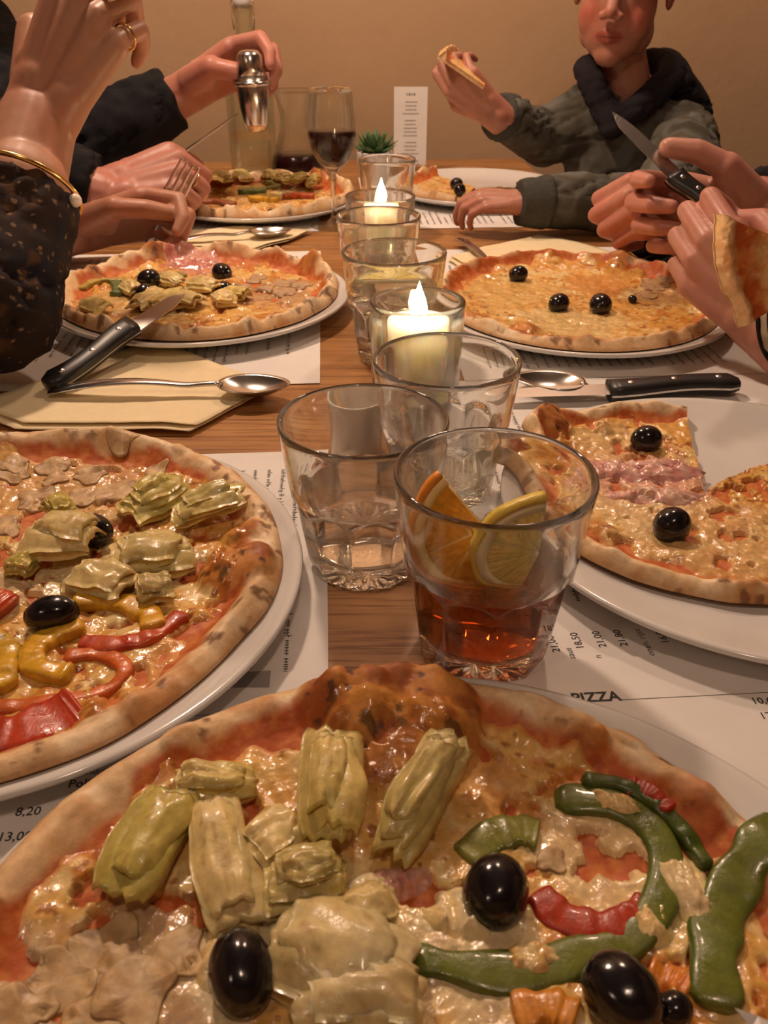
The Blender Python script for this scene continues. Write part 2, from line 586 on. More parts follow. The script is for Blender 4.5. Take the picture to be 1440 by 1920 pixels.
placemat(-0.19, 0.245, b_my - 0.30, b_my, 0.0019, 'paper menu placemat under the front pizza plate, headed PIZZA', own_lines)

aL, bL = tcoord(G(615, 1195)); _, bLt = tcoord(G(500, 850))
placemat(aL - 0.297, aL, bLt - 0.42, bLt, 0.0009, 'paper menu placemat under the left near pizza, beside the wood gap', side_lines(aL, aL - 0.297, bLt - 0.42, bLt, -1))
aM, bM_ = tcoord(G(600, 720))
placemat(aM - 0.297, aM, bM_, bM_ + 0.40, 0.0009, 'paper menu placemat under the pizza with the knife resting on it', side_lines(aM, aM - 0.297, bM_, bM_ + 0.40, -1))

def right_lines(ink, grey, z):
    for s, px, py in (('21,00', 1051, 1222), ('18,50', 1096, 1216), ('21,00', 1138, 1213), ('21,80', 1178, 1211),
                      ('16,00', 1256, 1206), ('17,00', 1296, 1203), ('19,50', 1358, 1204), ('19,80', 1398, 1199)):
        add_text(ink, s, G(px, py, z), 0.0054, YAW + math.pi/2 + 0.06, 0.00005)
    for s, px, py in (('linsaus', 1086, 1248), ('ijn', 1132, 1240), ('bonen, rijst', 1233, 1236), ('tortillas', 1352, 1228), ('saus', 1390, 1222),
                      ('Tuna', 1090, 1103), ('Pesto', 1128, 1098)):
        add_text(ink, s, G(px, py, z), 0.0048, YAW + math.pi/2 + 0.06, 0, 0.15)
    rows = np.arange(0.075, 0.33, 0.0093)
    for r in rows:
        for (c0, c1) in ((0.335, 0.50), (0.60, 0.93)):
            glyphs(ink, T(r, b_my - 0.09 + 0.40*c0, z), 0.40*(c1-c0)*rng.uniform(.5, .95), 0.0032, YAW + math.pi/2, rng)
placemat(0.055, 0.352, b_my - 0.09, b_my + 0.33, 0.0009, 'paper menu placemat with prices beside the cola tumbler', right_lines)
_, bR = tcoord(G(1060, 712))
placemat(0.105, 0.355, bR, bR + 0.40, 0.0009, 'paper menu placemat under the cheese pizza with three olives', side_lines(0.105, 0.355, bR, bR + 0.40, 1))
_, bF = tcoord(G(480, 440))
placemat(-0.335, -0.015, bF + 0.01, bF + 0.36, 0.0009, 'paper menu placemat under the far left pizza', side_lines(-0.335, -0.015, bF, bF + 0.36, -1))
_, bF = tcoord(G(900, 428))
placemat(0.05, 0.352, bF, bF + 0.36, 0.0009, 'paper menu placemat under the boy\'s plate', side_lines(0.05, 0.352, bF, bF + 0.36, 1))

# ---------------------------------------------------------------- napkins
def napkin(poly, z, label, seed, layers=2):
    """folded paper napkin; poly in world coordinates, a corner curling up"""
    mb = MB()
    c = np.mean(poly, axis=0)
    for L in range(layers):
        sh = V(0.004, 0.006, 0) * L
        P = [V(p) + sh for p in poly]
        n = 26; rows = []
        # fan grid from the centre
        pts = []
        for i in range(len(P)):
            a, b = P[i], P[(i+1) % len(P)]
            for k in range(10): pts.append(a + (b-a)*k/10)
        v = []; m = len(pts)
        for r in range(1, 13):
            for p in pts:
                q = c + (p - c) * r / 12
                h = z + L*0.0022 + 0.0016*fbm(q[0]*45, q[1]*45, seed, 3) + 0.0035*(r/12)**4*vnoise(q[0]*25, q[1]*25, seed+3)
                v.append((q[0], q[1], h))
        v.append((c[0], c[1], z + L*0.0022 + 0.001))
        f = []
        for r in range(11):
            for k in range(m):
                k2 = (k+1) % m
                f.append((r*m+k, (r+1)*m+k, (r+1)*m+k2, r*m+k2))
        for k in range(m): f.append((len(v)-1, k, (k+1) % m))
        mb.add(v, f)
    o = single('paper_napkin', mb, M['napkin'], (c[0], c[1], 0), label, 'napkin', 'cream paper napkins')
    s = o.modifiers.new('thick', 'SOLIDIFY'); s.thickness = 0.0004; s.offset = 1
    return o
napkin([G(-60, 775), G(150, 700), G(278, 652), G(400, 700), G(505, 738), G(440, 772), G(357, 818), G(190, 812), G(30, 812)], 0.0014, 'cream paper napkin under the spoon beside the left near pizza', 11)
napkin([G(300, 445), G(450, 436), G(578, 441), G(540, 458), G(470, 476), G(300, 472)], 0.0014, 'cream paper napkin under the far left spoon, by the fork hand', 12)
napkin([G(838, 492), G(950, 463), G(1005, 450), G(1080, 463), G(1155, 490), G(1120, 505), G(980, 510), G(860, 505)], 0.0014, 'cream paper napkin behind the cheese pizza with three olives', 13)

# ---------------------------------------------------------------- plates
def plate_mesh(R):
    mb = MB()
    k = R / 0.142
    prof = [(0.0, .0045), (.085, .0045), (.108, .0062), (.124, .0105), (.1365, .0152), (.1400, .0163), (.1418, .0160), (.1424, .0148), (.1418, .0133),
            (.139, .0118), (.124, .0062), (.108, .0024), (.092, .0012), (.088, 0.0), (.084, 0.0), (.080, .0012), (0.0, .0012)]
    mb.lathe([(max(r*k, 1e-5), z + 0.0021) for r, z in prof], 112)
    return mb
PLATES = {
    'front': ((0.0155, 0.1020), 0.1620, 'white china plate in front under the big vegetable pizza'),
    'lnear': ((-0.1860, 0.3375), 0.1445, 'white china plate on the left under the pizza with yellow pepper rings'),
    'rnear': ((0.2104, 0.4086), 0.142, 'white china plate on the right, half empty with cut ham pizza'),
    'lmid': ((-0.1760, 0.7980), 0.142, 'white china plate under the pizza the black-handled knife rests on'),
    'rmid': ((0.1830, 0.7720), 0.139, 'white china plate under the whole cheese pizza with three olives'),
    'fleft': ((-0.1780, 1.2420), 0.139, 'white china plate at the far left beside the wine glass'),
    'fright': ((0.1400, 1.3350), 0.137, 'white china plate in front of the boy with cut pizza pieces'),
}
for k, (c, R, lab) in PLATES.items():
    mb = plate_mesh(R)
    me = make_mesh('dinner_plate', mb.v, mb.f)
    o = put('dinner_plate', me, M['china'])
    o.location = (c[0], c[1], 0); ORG[o.name] = V(c[0], c[1], 0)
    tag(o, lab, 'plate', 'white dinner plates')

# ---------------------------------------------------------------- tumblers
NF = 10
def facet(a, ph=0.0):
    s = 2*math.pi/NF
    t = ((a + ph) % s) - s/2
    return math.cos(s/2) / math.cos(t)
def tumbler_mesh(D, Hh, nseg=120, level=0.0):
    R = D/2
    rb = R * 0.745
    ledge = Hh * 0.56
    def Ro(z):
        t = z / Hh
        return rb + (R - rb) * (t ** 0.9)
    def rfun(r, z, a):
        return r
    v = []; f = []
    rows = []
    zs_out = [0.0, 0.0012, 0.004] + list(np.linspace(0.008, ledge*0.80, 8)) + list(np.linspace(ledge*0.84, ledge*1.06, 9)) + list(np.linspace(ledge*1.12, Hh-0.003, 10)) + [Hh-0.0015]
    for z in zs_out:
        row = []
        for k in range(nseg):
            a = 2*math.pi*k/nseg
            s = 2*math.pi/NF
            t = abs(((a) % s) - s/2) / (s/2)           # 0 mid facet, 1 at the rib
            top = ledge * (1.0 - 0.10 * t**2)           # arched panel tops
            w = 1 - float(sstep(top*0.93, top*1.0, z))
            r = Ro(z)
            inset = 0.0022 * w
            fr = 1 + (facet(a) * (1.0) - 1) * w
            if z < 0.002: r -= (0.002 - z) * 0.9
            row.append(((r - inset) * fr * math.cos(a), (r - inset) * fr * math.sin(a), z))
        rows.append(row)
    wall = 0.0028
    # rounded lip
    for (dr, z) in ((-0.0006, Hh-0.0004), (-wall*0.5, Hh), (-wall+0.0006, Hh-0.0004)):
        rows.append([((R+dr)*math.cos(2*math.pi*k/nseg), (R+dr)*math.sin(2*math.pi*k/nseg), z) for k in range(nseg)])
    base = 0.0115
    def Ri(z):
        th = wall + 0.0032 * (1 - float(sstep(ledge*0.7, ledge*1.05, z)))
        return Ro(z) - th
    n_out = len(rows)
    zin = np.linspace(Hh-0.002, base+0.006, 18)
    if level: zin[np.argmin(abs(zin-level))] = level
    for z in zin:
        rows.append([(Ri(z)*math.cos(2*math.pi*k/nseg), Ri(z)*math.sin(2*math.pi*k/nseg), z) for k in range(nseg)])
    for (q, z) in ((0.97, base+0.003), (0.86, base+0.0008), (0.6, base), (0.02, base-0.0006)):
        rows.append([(Ri(base)*q*math.cos(2*math.pi*k/nseg), Ri(base)*q*math.sin(2*math.pi*k/nseg), z) for k in range(nseg)])
    for row in rows: v += row
    n = nseg
    for i in range(len(rows)-1):
        for k in range(n):
            k2 = (k+1) % n
            f.append((i*n+k, i*n+k2, (i+1)*n+k2, (i+1)*n+k))
    # star-cut underside
    b0 = len(v)
    under = [(0.90, 0.0), (0.80, 0.0022), (0.45, 0.003), (0.02, 0.0016)]
    for q, z in under:
        for k in range(n):
            a = 2*math.pi*k/n
            zz = z + (0.0009*math.cos(a*NF*2) if 0.3 < q < 0.85 else 0)
            v.append((rb*q*math.cos(a), rb*q*math.sin(a), zz))
    for k in range(n):
        k2 = (k+1) % n
        f.append((b0+k, b0+k2, k2, k))
    for i in range(len(under)-1):
        for k in range(n):
            k2 = (k+1) % n
            f.append((b0+(i+1)*n+k, b0+(i+1)*n+k2, b0+i*n+k2, b0+i*n+k))
    f.append(tuple(len(v) - n + k for k in range(n-1, -1, -1)))
    f.append(tuple(b0 - n + k for k in range(n)))
    wet = [len(q) == 4 and min(q) >= n_out*nseg and max(q) < b0 and max(v[i][2] for i in q) <= level + 1e-6 for q in f] if level else [False]*len(f)
    if level: wet[-1] = True
    return v, f, Ri, base, wet
def tumbler(loc, D, Hh, rotz, label, liquid=None, level=0.0, name='drinking_glass'):
    v, f, Ri, base, wet = tumbler_mesh(D, Hh, level=level if liquid else 0.0)
    me = make_mesh('tumbler', v, f)
    me.materials.append(M['glass']); me.materials.append(M['wetglass'])
    me.polygons.foreach_set('material_index', np.array(wet, np.int32))
    o = put(name, me, M['glass'])
    o.location = (loc[0], loc[1], 0.0005); o.rotation_euler = (0, 0, rotz); ORG[o.name] = V(0, 0, 0)
    tag(o, label, 'glass', 'faceted tumblers along the middle of the table')
    if liquid:
        mb = MB()
        e = -0.00015
        prof = [(1e-5, base + 0.0003), (Ri(base)*0.6, base + 0.0003), (Ri(base)*0.86, base + 0.0011), (Ri(base)*0.97 + e, base + 0.003)]
        prof += [(Ri(z) + e, z) for z in np.linspace(base + 0.006, level - 0.001, 10)]
        prof += [(Ri(level) + e, level + 0.0006), (Ri(level)*0.965, level - 0.0002), (Ri(level)*0.9, level - 0.0005), (1e-5, level - 0.0006)]
        mb.lathe(prof, 96)
        lq = put(liquid, make_mesh(liquid, mb.v, mb.f), M[liquid], o)
    return o, Ri
cola_pos = G(929, 885, .09)
# centre of each rim, taken at the tumbler's height
GL = {n: G(x, y, z) for n, (x, y, z) in dict(cola=(929, 885, .0955), water=(681, 783, .087), third=(838, 671, .09), candle=(783, 563, .085),
      lemon=(739, 470, .09), beyond=(710, 403, .09), candle2=(713, 366, .085), back=(726, 300, .09)).items()}
tumbler(GL['cola'], .0856, .0955, 0.3, 'front tumbler of brown cola with orange and lemon slices', 'cola', 0.052)
tumbler(GL['water'], .0856, .087, 0.15, 'tumbler half full of water left of the cola, before the toothpick cup', 'water', 0.047)
tumbler(GL['third'], .0848, .090, 0.5, 'almost empty tumbler directly in front of the big lit candle', 'water', 0.018)
tumbler(GL['lemon'], .0848, .090, 0.2, 'tumbler of water with a floating lemon slice, behind the big candle', 'water', 0.062)
tumbler(GL['beyond'], .0790, .090, 0.4, 'tumbler between the lemon water and the far candle', 'water', 0.03)
tumbler(GL['back'], .0710, .092, 0.1, 'farthest tumbler, behind the far candle and before the potted succulent')

# ---------------------------------------------------------------- citrus
def citrus_half(c, R, thick, rind, pith, flesh, ex, ey, label, name, zrot=0.0, frac=0.5, flesh_in=0.80, seed=0):
    """a half slice of citrus: rind, pith and flesh parts; ex along the cut, ey towards the round side"""
    ex = unit(ex); ey = unit(V(ey) - ex*np.dot(ex, ey)); en = np.cross(ex, ey)
    t = thing(name, c, label, 'fruit slice')
    def ring(mb, r0, r1, h):
        n = 40; a0, a1 = (math.pi*(0.5-frac), math.pi*(0.5+frac)); v = []; f = []
        for i in range(n+1):
            a = a0 + (a1-a0)*i/n
            d = ex*math.cos(a) + ey*math.sin(a)
            w = 1 + 0.012*math.sin(9*a+seed)
            for (r, s) in ((r0, -h), (r1*w, -h*0.8), (r1*w, h*0.8), (r0, h)):
                v.append(V(c) + d*r + en*s)
        for i in range(n):
            for k in range(4):
                k2 = (k+1) % 4
                f.append((i*4+k, i*4+k2, (i+1)*4+k2, (i+1)*4+k))
        f.append((3,2,1,0)); f.append((n*4, n*4+1, n*4+2, n*4+3))
        mb.add(v, f)
    mb = MB(); ring(mb, R*0.93, R, thick); mb.build('rind', rind, t)
    mb = MB(); ring(mb, R*flesh_in, R*0.935, thick*0.98); mb.build('pith', pith, t)
    # flesh: one wedge for each segment
    ns = 5 if frac > 0.4 else 4
    a0, a1 = (math.pi*(0.5-frac), math.pi*(0.5+frac))
    for s in range(ns):
        b0 = a0 + (a1-a0)*s/ns + 0.035; b1 = a0 + (a1-a0)*(s+1)/ns - 0.035
        v = []; f = []; n = 10
        mid = (b0+b1)/2; dm = ex*math.cos(mid) + ey*math.sin(mid)
        o_ = V(c) + dm*R*0.07
        for side in (-1, 1):
            v.append(o_ + en*side*thick*0.9)
            for i in range(n+1):
                a = b0 + (b1-b0)*i/n; d = ex*math.cos(a) + ey*math.sin(a)
                v.append(V(c) + d*R*(flesh_in-0.005) + en*side*thick*(0.95+0.05*math.sin(i*2.3+s)))
                
        k = n+2
        for i in range(n):
            f.append((0, 1+i+1, 1+i)); f.append((k, k+1+i, k+2+i)); f.append((1+i, 2+i, k+2+i, k+1+i))
        f.append((0, 1, k+1, k)); f.append((n+1, 0, k, k+n+1))
        mb = MB(); mb.add(v, f); mb.build('segment', flesh, t, False)
    # thin membrane between the segments
    mb = MB(); ring(mb, R*0.02, R*flesh_in, thick*0.72); mb.build('membrane', pith, t)
    return t
M['orange_rind'] = plain('orange_rind', (0.85, 0.30, 0.03), 0.35, scale=250, bmp=0.5)
M['orange_pith'] = plain('orange_pith', (0.92, 0.70, 0.32), 0.5, var=0.06)
M['orange_flesh'] = plain('orange_flesh', (0.72, 0.34, 0.03), 0.2, var=0.2, scale=350, bmp=0.6, sss=0.5)
M['lemon_rind'] = plain('lemon_rind', (0.80, 0.60, 0.10), 0.35, scale=250, bmp=0.5)
M['lemon_pith'] = plain('lemon_pith', (0.88, 0.82, 0.55), 0.5, var=0.05)
M['lemon_flesh'] = plain('lemon_flesh', (0.80, 0.66, 0.22), 0.18, var=0.15, scale=350, bmp=0.6, sss=0.5)
cl = GL['cola']
citrus_half(V(cl[0]-0.004, cl[1]-0.004, 0.0715), 0.0325, 0.0025, M['orange_rind'], M['orange_pith'], M['orange_flesh'],
            (0.62, -0.05, -0.80), (-0.78, -0.25, -0.45), 'half slice of orange leaning in the cola tumbler', 'orange_slice', flesh_in=0.80)
citrus_half(V(cl[0]+0.0180, cl[1]-0.016, 0.0690), 0.0290, 0.0025, M['lemon_rind'], M['lemon_pith'], M['lemon_flesh'],
            (0.10, -0.18, 1.0), (-1.0, -0.12, 0.05), 'half slice of lemon leaning in the cola tumbler beside the orange', 'lemon_slice', flesh_in=0.76, frac=0.46)
lm = GL['lemon']
citrus_half(V(lm[0]-0.002, lm[1]+0.006, 0.0640), 0.0300, 0.0022, M['lemon_rind'], M['lemon_pith'], M['lemon_flesh'],
            (1, 0.05, 0), (0, 1, 0), 'half slice of lemon floating in the tumbler behind the big candle', 'lemon_slice')

# ---------------------------------------------------------------- candles
def candle_set(c, D, Hh, cr, ch, ctop_label, holder_label, power, wall=0.0045):
    mb = MB(); R = D/2
    prof = [(1e-5, 0.0), (R*0.90, 0.0), (R*0.94, 0.0012), (R*0.955, 0.004), (R*0.99, Hh-0.004), (R, Hh-0.0015), (R-0.0008, Hh-0.0003), (R-wall*0.5, Hh), (R-wall+0.0008, Hh-0.0003),
            (R-wall, Hh-0.002), (R*0.955-wall, 0.012), (R*0.955-wall-0.003, 0.009), (1e-5, 0.0085)]
    mb.lathe([(r, z) for r, z in prof], 96)
    h = put('candle_glass', make_mesh('candle_glass', mb.v, mb.f), M['glass'])
    h.location = (c[0], c[1], 0.0005); ORG[h.name] = V(0,0,0)
    tag(h, holder_label, 'candle holder')
    cc = V(c[0]+0.001, c[1]-0.001, 0.0095)
    t = thing('candle', cc, ctop_label, 'candle')
    mb = MB()
    mb.lathe([(1e-5, 0), (cr*0.97, 0), (cr, 0.002), (cr, ch-0.003), (cr-0.0012, ch), (cr-0.004, ch-0.0015), (cr*0.55, ch-0.005), (cr*0.2, ch-0.006), (1e-5, ch-0.006)], 64)
    put('wax', make_mesh('wax', mb.v, mb.f), M['wax'], t)
    mb = MB(); mb.tube([(0,0,ch-0.007), (0.0004,0,ch-0.001), (0.0014,0,ch+0.003)], 0.0008, 8)
    put('wick', make_mesh('wick', mb.v, mb.f), M['wick'], t)
    mb = MB()
    prof = [(1e-5, 0), (0.0030, 0.002), (0.0054, 0.006), (0.0058, 0.010), (0.0044, 0.016), (0.0020, 0.022), (1e-5, 0.028)]
    mb.lathe([(r, z + ch - 0.001) for r, z in prof], 24)
    put('flame', make_mesh('flame', mb.v, mb.f), M['flame'], t)
    point_light('candle_light', (cc[0], cc[1]-0.001, cc[2] + ch + 0.010), power, (1.0, 0.68, 0.44), 0.006)
    return t
candle_set(GL['candle'], .0665, .085, .0232, .062, 'big lit white candle in the clear holder amid the tumblers', 'thick-walled clear glass holding the big lit candle', 3.6)
candle_set(GL['candle2'], .0740, .085, .0190, .066, 'small lit candle far down the table near the wine glass', 'clear glass holding the far lit candle', 3.0, 0.0032)
# ---------------------------------------------------------------- pizzas
M['dough'] = vcol_mat('baked_dough', (0.45, 0.75), 350, 0.10, 0.35, 420)
M['cheese'] = vcol_mat('melted_cheese', (0.08, 0.30), 320, 0.12, 0.5, 240, coat=0.4, sss=0.15, bdist=0.0010)
M['olive'] = plain('black_olive', (0.010, 0.008, 0.010), 0.17, var=0.3, scale=200, bmp=0.12, coat=0.2)
M['veg'] = vcol_mat('cooked_vegetable', (0.18, 0.46), 260, 0.14, 0.45, 330, coat=0.2, sss=0.25)
M['mushroom'] = vcol_mat('cooked_mushroom', (0.38, 0.62), 260, 0.14, 0.4, 330, sss=0.2)
M['ham'] = vcol_mat('cooked_ham', (0.12, 0.38), 260, 0.14, 0.5, 260, coat=0.3, sss=0.2)

DOUGH = V(.79, .54, .29); FLOUR = V(.88, .69, .44); BROWN = V(.46, .20, .055); CHAR = V(.10, .035, .012)
SAUCE = V(.50, .105, .020); SAUCE2 = V(.62, .20, .045)
CREAM = V(.80, .50, .16); WHITE = V(.84, .65, .31); TOAST = V(.60, .24, .045); OIL = V(.72, .38, .09)

PROF_R = np.array([0.0, .085, .108, .124, .1365, .1400, .1418, .20]); PROF_Z = np.array([.0045, .0045, .0062, .0105, .0152, .0163, .0160, .0160])
class Pizza:
    def __init__(s, c, R, plate_c, plate_R, seed, label, sector=None, wob=0.02, bubbles=(), regions=(), sauce=(0.80, 0.90), cheese_edge=0.82, holes=0.60, toast=0.5, rim=1.0, rimw=0.055, res=(110, 420), group='pizzas on plates', gap=0.0006, radial=None):
        s.c = V(c[0], c[1]); s.R = R; s.pc = V(plate_c); s.pk = plate_R/0.142; s.seed = seed
        s.sector = sector; s.wob = wob; s.bub = bubbles; s.reg = regions; s.sa = sauce; s.ce = cheese_edge; s.ho = holes; s.to = toast
        s.rim = rim; s.rimw = rimw; s.gap = gap; s.radial = radial
        s.root = thing('pizza', (c[0], c[1], 0.0045), label, 'pizza', group)
        s.mesh(res)
    def Rt(s, th):
        k = s.seed
        r = 1 + s.wob*(vnoise(2*np.cos(th)+5, 2*np.sin(th)+5, k)-0.5)*2 + s.wob*0.6*(vnoise(5*np.cos(th)+9, 5*np.sin(th)+9, k+1)-0.5)*2
        if s.radial is not None: r = r * s.radial(th)
        return s.R * r
    def polar(s, x, y):
        dx = x - s.c[0]; dy = y - s.c[1]
        th = np.arctan2(dy, dx); r = np.hypot(dx, dy)
        return r / s.Rt(th), th
    def bottom(s, x, y):
        rp = np.hypot(x - s.pc[0], y - s.pc[1]) / s.pk
        return np.interp(rp, PROF_R, PROF_Z) + 0.0021 + s.gap
    def bubh(s, x, y):
        h = 0
        for (bx, by, br, bh) in s.bub:
            d = np.hypot(x-bx, y-by)/br*(1+0.25*(fbm(x*90, y*90, s.seed+30, 2)-0.5))
            h = h + bh*np.where(d < 1, (1-d*d)**1.0*np.where(d < 1, 1, 0), 0)**0.75 if False else h + bh*np.clip(1-d*d, 0, 1)**0.8
        return h
    def dough(s, x, y):
        u, th = s.polar(x, y)
        k = s.seed
        n1 = fbm(np.cos(th)*6+20, np.sin(th)*6+20, k+4, 3)
        lump = fbm(x*70, y*70, k+6, 3)
        rimh = 0.0075*s.rim*np.exp(-((u-0.935)/s.rimw)**2)*(0.30+1.3*n1)*(0.65+0.7*lump)
        t = 0.0036 + rimh + s.bubh(x, y) + 0.0012*(fbm(x*160, y*160, k+9, 3)-0.5)
        edge = np.sqrt(np.clip(1-(np.clip(u-0.95, 0, 0.05)/0.05)**2, 0, 1))
        return s.bottom(x, y) + t*(0.15+0.85*edge)
    def cmask(s, x, y):
        u, th = s.polar(x, y); k = s.seed
        m = 1 - sstep(s.ce-0.06, s.ce+0.02, u + 0.16*(fbm(x*60, y*60, k+11, 3)-0.5) + 0.10*(vnoise(3*np.cos(th)+3, 3*np.sin(th)+3, k+12)-0.5))
        h = fbm(x*85, y*85, k+14, 4)
        m = m * (1 - 0.92*sstep(s.ho, s.ho+0.07, h))
        return m
    def surf(s, x, y):
        x = np.asarray(x, float); y = np.asarray(y, float)
        m = s.cmask(x, y)
        return np.maximum(s.dough(x, y), s.cheese_z(x, y, m))
    def cheese_z(s, x, y, m=None):
        if m is None: m = s.cmask(x, y)
        k = s.seed
        return s.dough(x, y) - 0.0008 + m*(0.0018 + 0.0036*fbm(x*120, y*120, k+16, 4)) + 0.0006*m*(fbm(x*420, y*420, k+18, 2)-0.5)
    def grid(s, us, nth):
        if s.sector:
            th = np.linspace(s.sector[0], s.sector[1], nth)
        else:
            th = np.linspace(0, 2*math.pi, nth, endpoint=False)
        U, TH = np.meshgrid(us, th, indexing='ij')
        r = U*s.Rt(TH)
        return s.c[0]+r*np.cos(TH), s.c[1]+r*np.sin(TH), U, TH
    def faces(s, n, m):
        i = np.arange(n-1)[:, None]; j = np.arange(m if not s.sector else m-1)[None, :]; j2 = (j+1) % m
        return np.stack([i*m+j, (i+1)*m+j, (i+1)*m+j2, i*m+j2], -1).reshape(-1, 4)
    def mesh(s, res):
        nr, nt = res; k = s.seed
        us = np.concatenate([np.linspace(0.002, 0.80, int(nr*0.5)), np.linspace(0.80, 1.0, int(nr*0.5))[1:]])
        x, y, U, TH = s.grid(us, nt)
        z = s.dough(x, y)
        # colours of dough, sauce and scorched spots
        n = fbm(x*75, y*75, k+21, 4); nb = fbm(x*45, y*45, k+23, 4); nf = fbm(x*300, y*300, k+25, 3)
        col = mixc(np.broadcast_to(DOUGH, x.shape+(3,)), FLOUR, sstep(0.4, 0.65, n))
        col = mixc(col, BROWN*1.25, 0.75*sstep(0.56, 0.72, nb)*sstep(0.86, 0.95, U))
        col = mixc(col, BROWN, 0.55*sstep(0.965, 1.0, U))
        col = mixc(col, CHAR*1.8, 0.8*sstep(0.66, 0.74, fbm(x*130, y*130, k+27, 3))*sstep(0.88, 0.93, U))
        e = s.sa[1] + 0.10*(fbm(np.cos(TH)*5+8, np.sin(TH)*5+8, k+29, 3)-0.5) + 0.06*(n-0.5)
        sm = 1 - sstep(e-0.02, e+0.02, U)
        sc = mixc(np.broadcast_to(SAUCE, x.shape+(3,)), SAUCE2, sstep(0.35, 0.7, nf))
        col = mixc(col, sc, sm)
        bh = s.bubh(x, y) if len(s.bub) else np.zeros_like(x)
        bm_ = sstep(0.0012, 0.005, bh)
        bc = mixc(np.broadcast_to(V(.60, .25, .055), x.shape+(3,)), V(.36, .10, .02), sstep(0.4, 0.62, fbm(x*110, y*110, k+33, 4)))
        bc = mixc(bc, CHAR, sstep(0.66, 0.72, fbm(x*150, y*150, k+35, 3)))
        col = mixc(col, bc, bm_*0.95)
        # underside
        cols = [col.reshape(-1, 3)]; vs_ = [np.stack([x, y, z], -1).reshape(-1, 3)]
        us2 = np.array([0.985, 0.93, 0.8, 0.5, 0.02])
        x2, y2, U2, _ = s.grid(us2, nt)
        z2 = s.bottom(x2, y2) - s.gap*0.0 + np.where(U2 > 0.97, 0.0004, 0)
        vs_.append(np.stack([x2, y2, z2], -1).reshape(-1, 3)); cols.append(np.broadcast_to(BROWN*0.9, x2.shape+(3,)).reshape(-1, 3))
        v = np.concatenate(vs_); c_ = np.concatenate(cols)
        nn = len(us)+len(us2)
        f = s.faces(nn, nt)
        if s.sector:     # cut faces
            m = nt; L = len(us)
            ex = []
            for j in (0, m-1):
                for i in range(0, L-1):
                    uu = us[i]; 
                    b0 = (L + len(us2)-1 - int(np.searchsorted(us2[::-1], us[i])))
                    b1 = (L + len(us2)-1 - int(np.searchsorted(us2[::-1], us[i+1])))
                    b0 = min(max(b0, L), L+len(us2)-1); b1 = min(max(b1, L), L+len(us2)-1)
                    ex.append((i*m+j, (i+1)*m+j, b1*m+j, b0*m+j))
            f = [tuple(q) for q in f] + [tuple(dict.fromkeys(q)) for q in ex]
        o3 = ORG[s.root.name]
        put('crust', make_mesh('crust', v-o3, f, c_), M['dough'], s.root)
        # cheese layer
        us = np.linspace(0.002, min(0.95, s.ce+0.10), int(nr*1.15))
        x, y, U, TH = s.grid(us, nt)
        m_ = s.cmask(x, y)
        z = s.cheese_z(x, y, m_)
        n = fbm(x*95, y*95, k+41, 4); n2 = fbm(x*55, y*55, k+43, 4); nf = fbm(x*330, y*330, k+45, 3)
        col = mixc(np.broadcast_to(CREAM, x.shape+(3,)), WHITE, sstep(0.45, 0.68, n))
        col = mixc(col, OIL, 0.9*sstep(0.46, 0.60, n2))
        col = mixc(col, TOAST, sstep(0.60-0.12*(s.to-0.5), 0.74-0.12*(s.to-0.5), fbm(x*70, y*70, k+47, 4)+0.12*(nf-0.5)))
        col = mixc(col, SAUCE2*1.05, 0.75*(1-sstep(0.25, 0.75, m_)))
        col = mixc(col, V(.34, .12, .03), 0.85*sstep(0.70, 0.74, fbm(x*230, y*230, k+49, 2)))
        for (bx, by, br, bc, amt) in s.reg:
            d = np.hypot(x-bx, y-by)/br + 0.9*(fbm(x*70, y*70, k+51, 4)-0.5)
            col = mixc(col, np.broadcast_to(V(bc), col.shape)*(0.8+0.4*nf)[..., None], amt*(1-sstep(0.6, 1.0, d)))
        if len(s.bub):
            bh = s.bubh(x, y); 
            bc = mixc(np.broadcast_to(V(.60, .25, .055), x.shape+(3,)), V(.36, .10, .02), sstep(0.4, 0.62, fbm(x*110, y*110, k+33, 4)))
            bc = mixc(bc, CHAR, sstep(0.66, 0.72, fbm(x*150, y*150, k+35, 3)))
            col = mixc(col, bc, 0.85*sstep(0.002, 0.006, bh))
        put('cheese', make_mesh('cheese', np.stack([x, y, z], -1).reshape(-1, 3)-o3, s.faces(len(us), nt), col.reshape(-1, 3)), M['cheese'], s.root)

    # ---- toppings, given where they lie on the pizza
    def on(s, px, py, lift=0.0, zg=0.016):
        p = G(px, py, zg)
        for _ in range(4):
            p = G(px, py, float(s.surf(p[0], p[1])))
        p[2] += lift
        return p
    def olive(s, px, py, L=0.024, Wd=0.020, ang=90, tilt=8, sink=0.15, seed=0):
        c = s.on(px, py); c = G(px, py, c[2] + Wd*(0.5-sink))
        a = math.radians(ang); t = math.radians(tilt)
        ax = V(math.cos(a)*math.cos(t), math.sin(a)*math.cos(t), math.sin(t))
        sx = unit(np.cross(ax, V(0,0,1))); up = np.cross(sx, ax)
        n, m = 28, 18; v = []; f = []
        for i in range(m+1):
            p = math.pi*i/m
            for k in range(n):
                b = 2*math.pi*k/n
                w = 1 + 0.035*(vnoise(3*math.cos(b)+i*.35, 3*math.sin(b)+4, 60+seed)-0.5)*2
                rr = math.sin(p)*w*Wd/2
                ll = math.cos(p)*L/2
                if i < 2: ll -= (2-i)*0.0008            # stem dimple
                v.append(c + ax*ll + sx*rr*math.cos(b) + up*rr*math.sin(b))
        for i in range(m):
            for k in range(n):
                k2 = (k+1) % n
                f.append((i*n+k, (i+1)*n+k, (i+1)*n+k2, i*n+k2))
        mb = MB(); mb.add(v, f)
        return tag(mb.build('olive', M['olive'], s.root), 'shiny black olive')
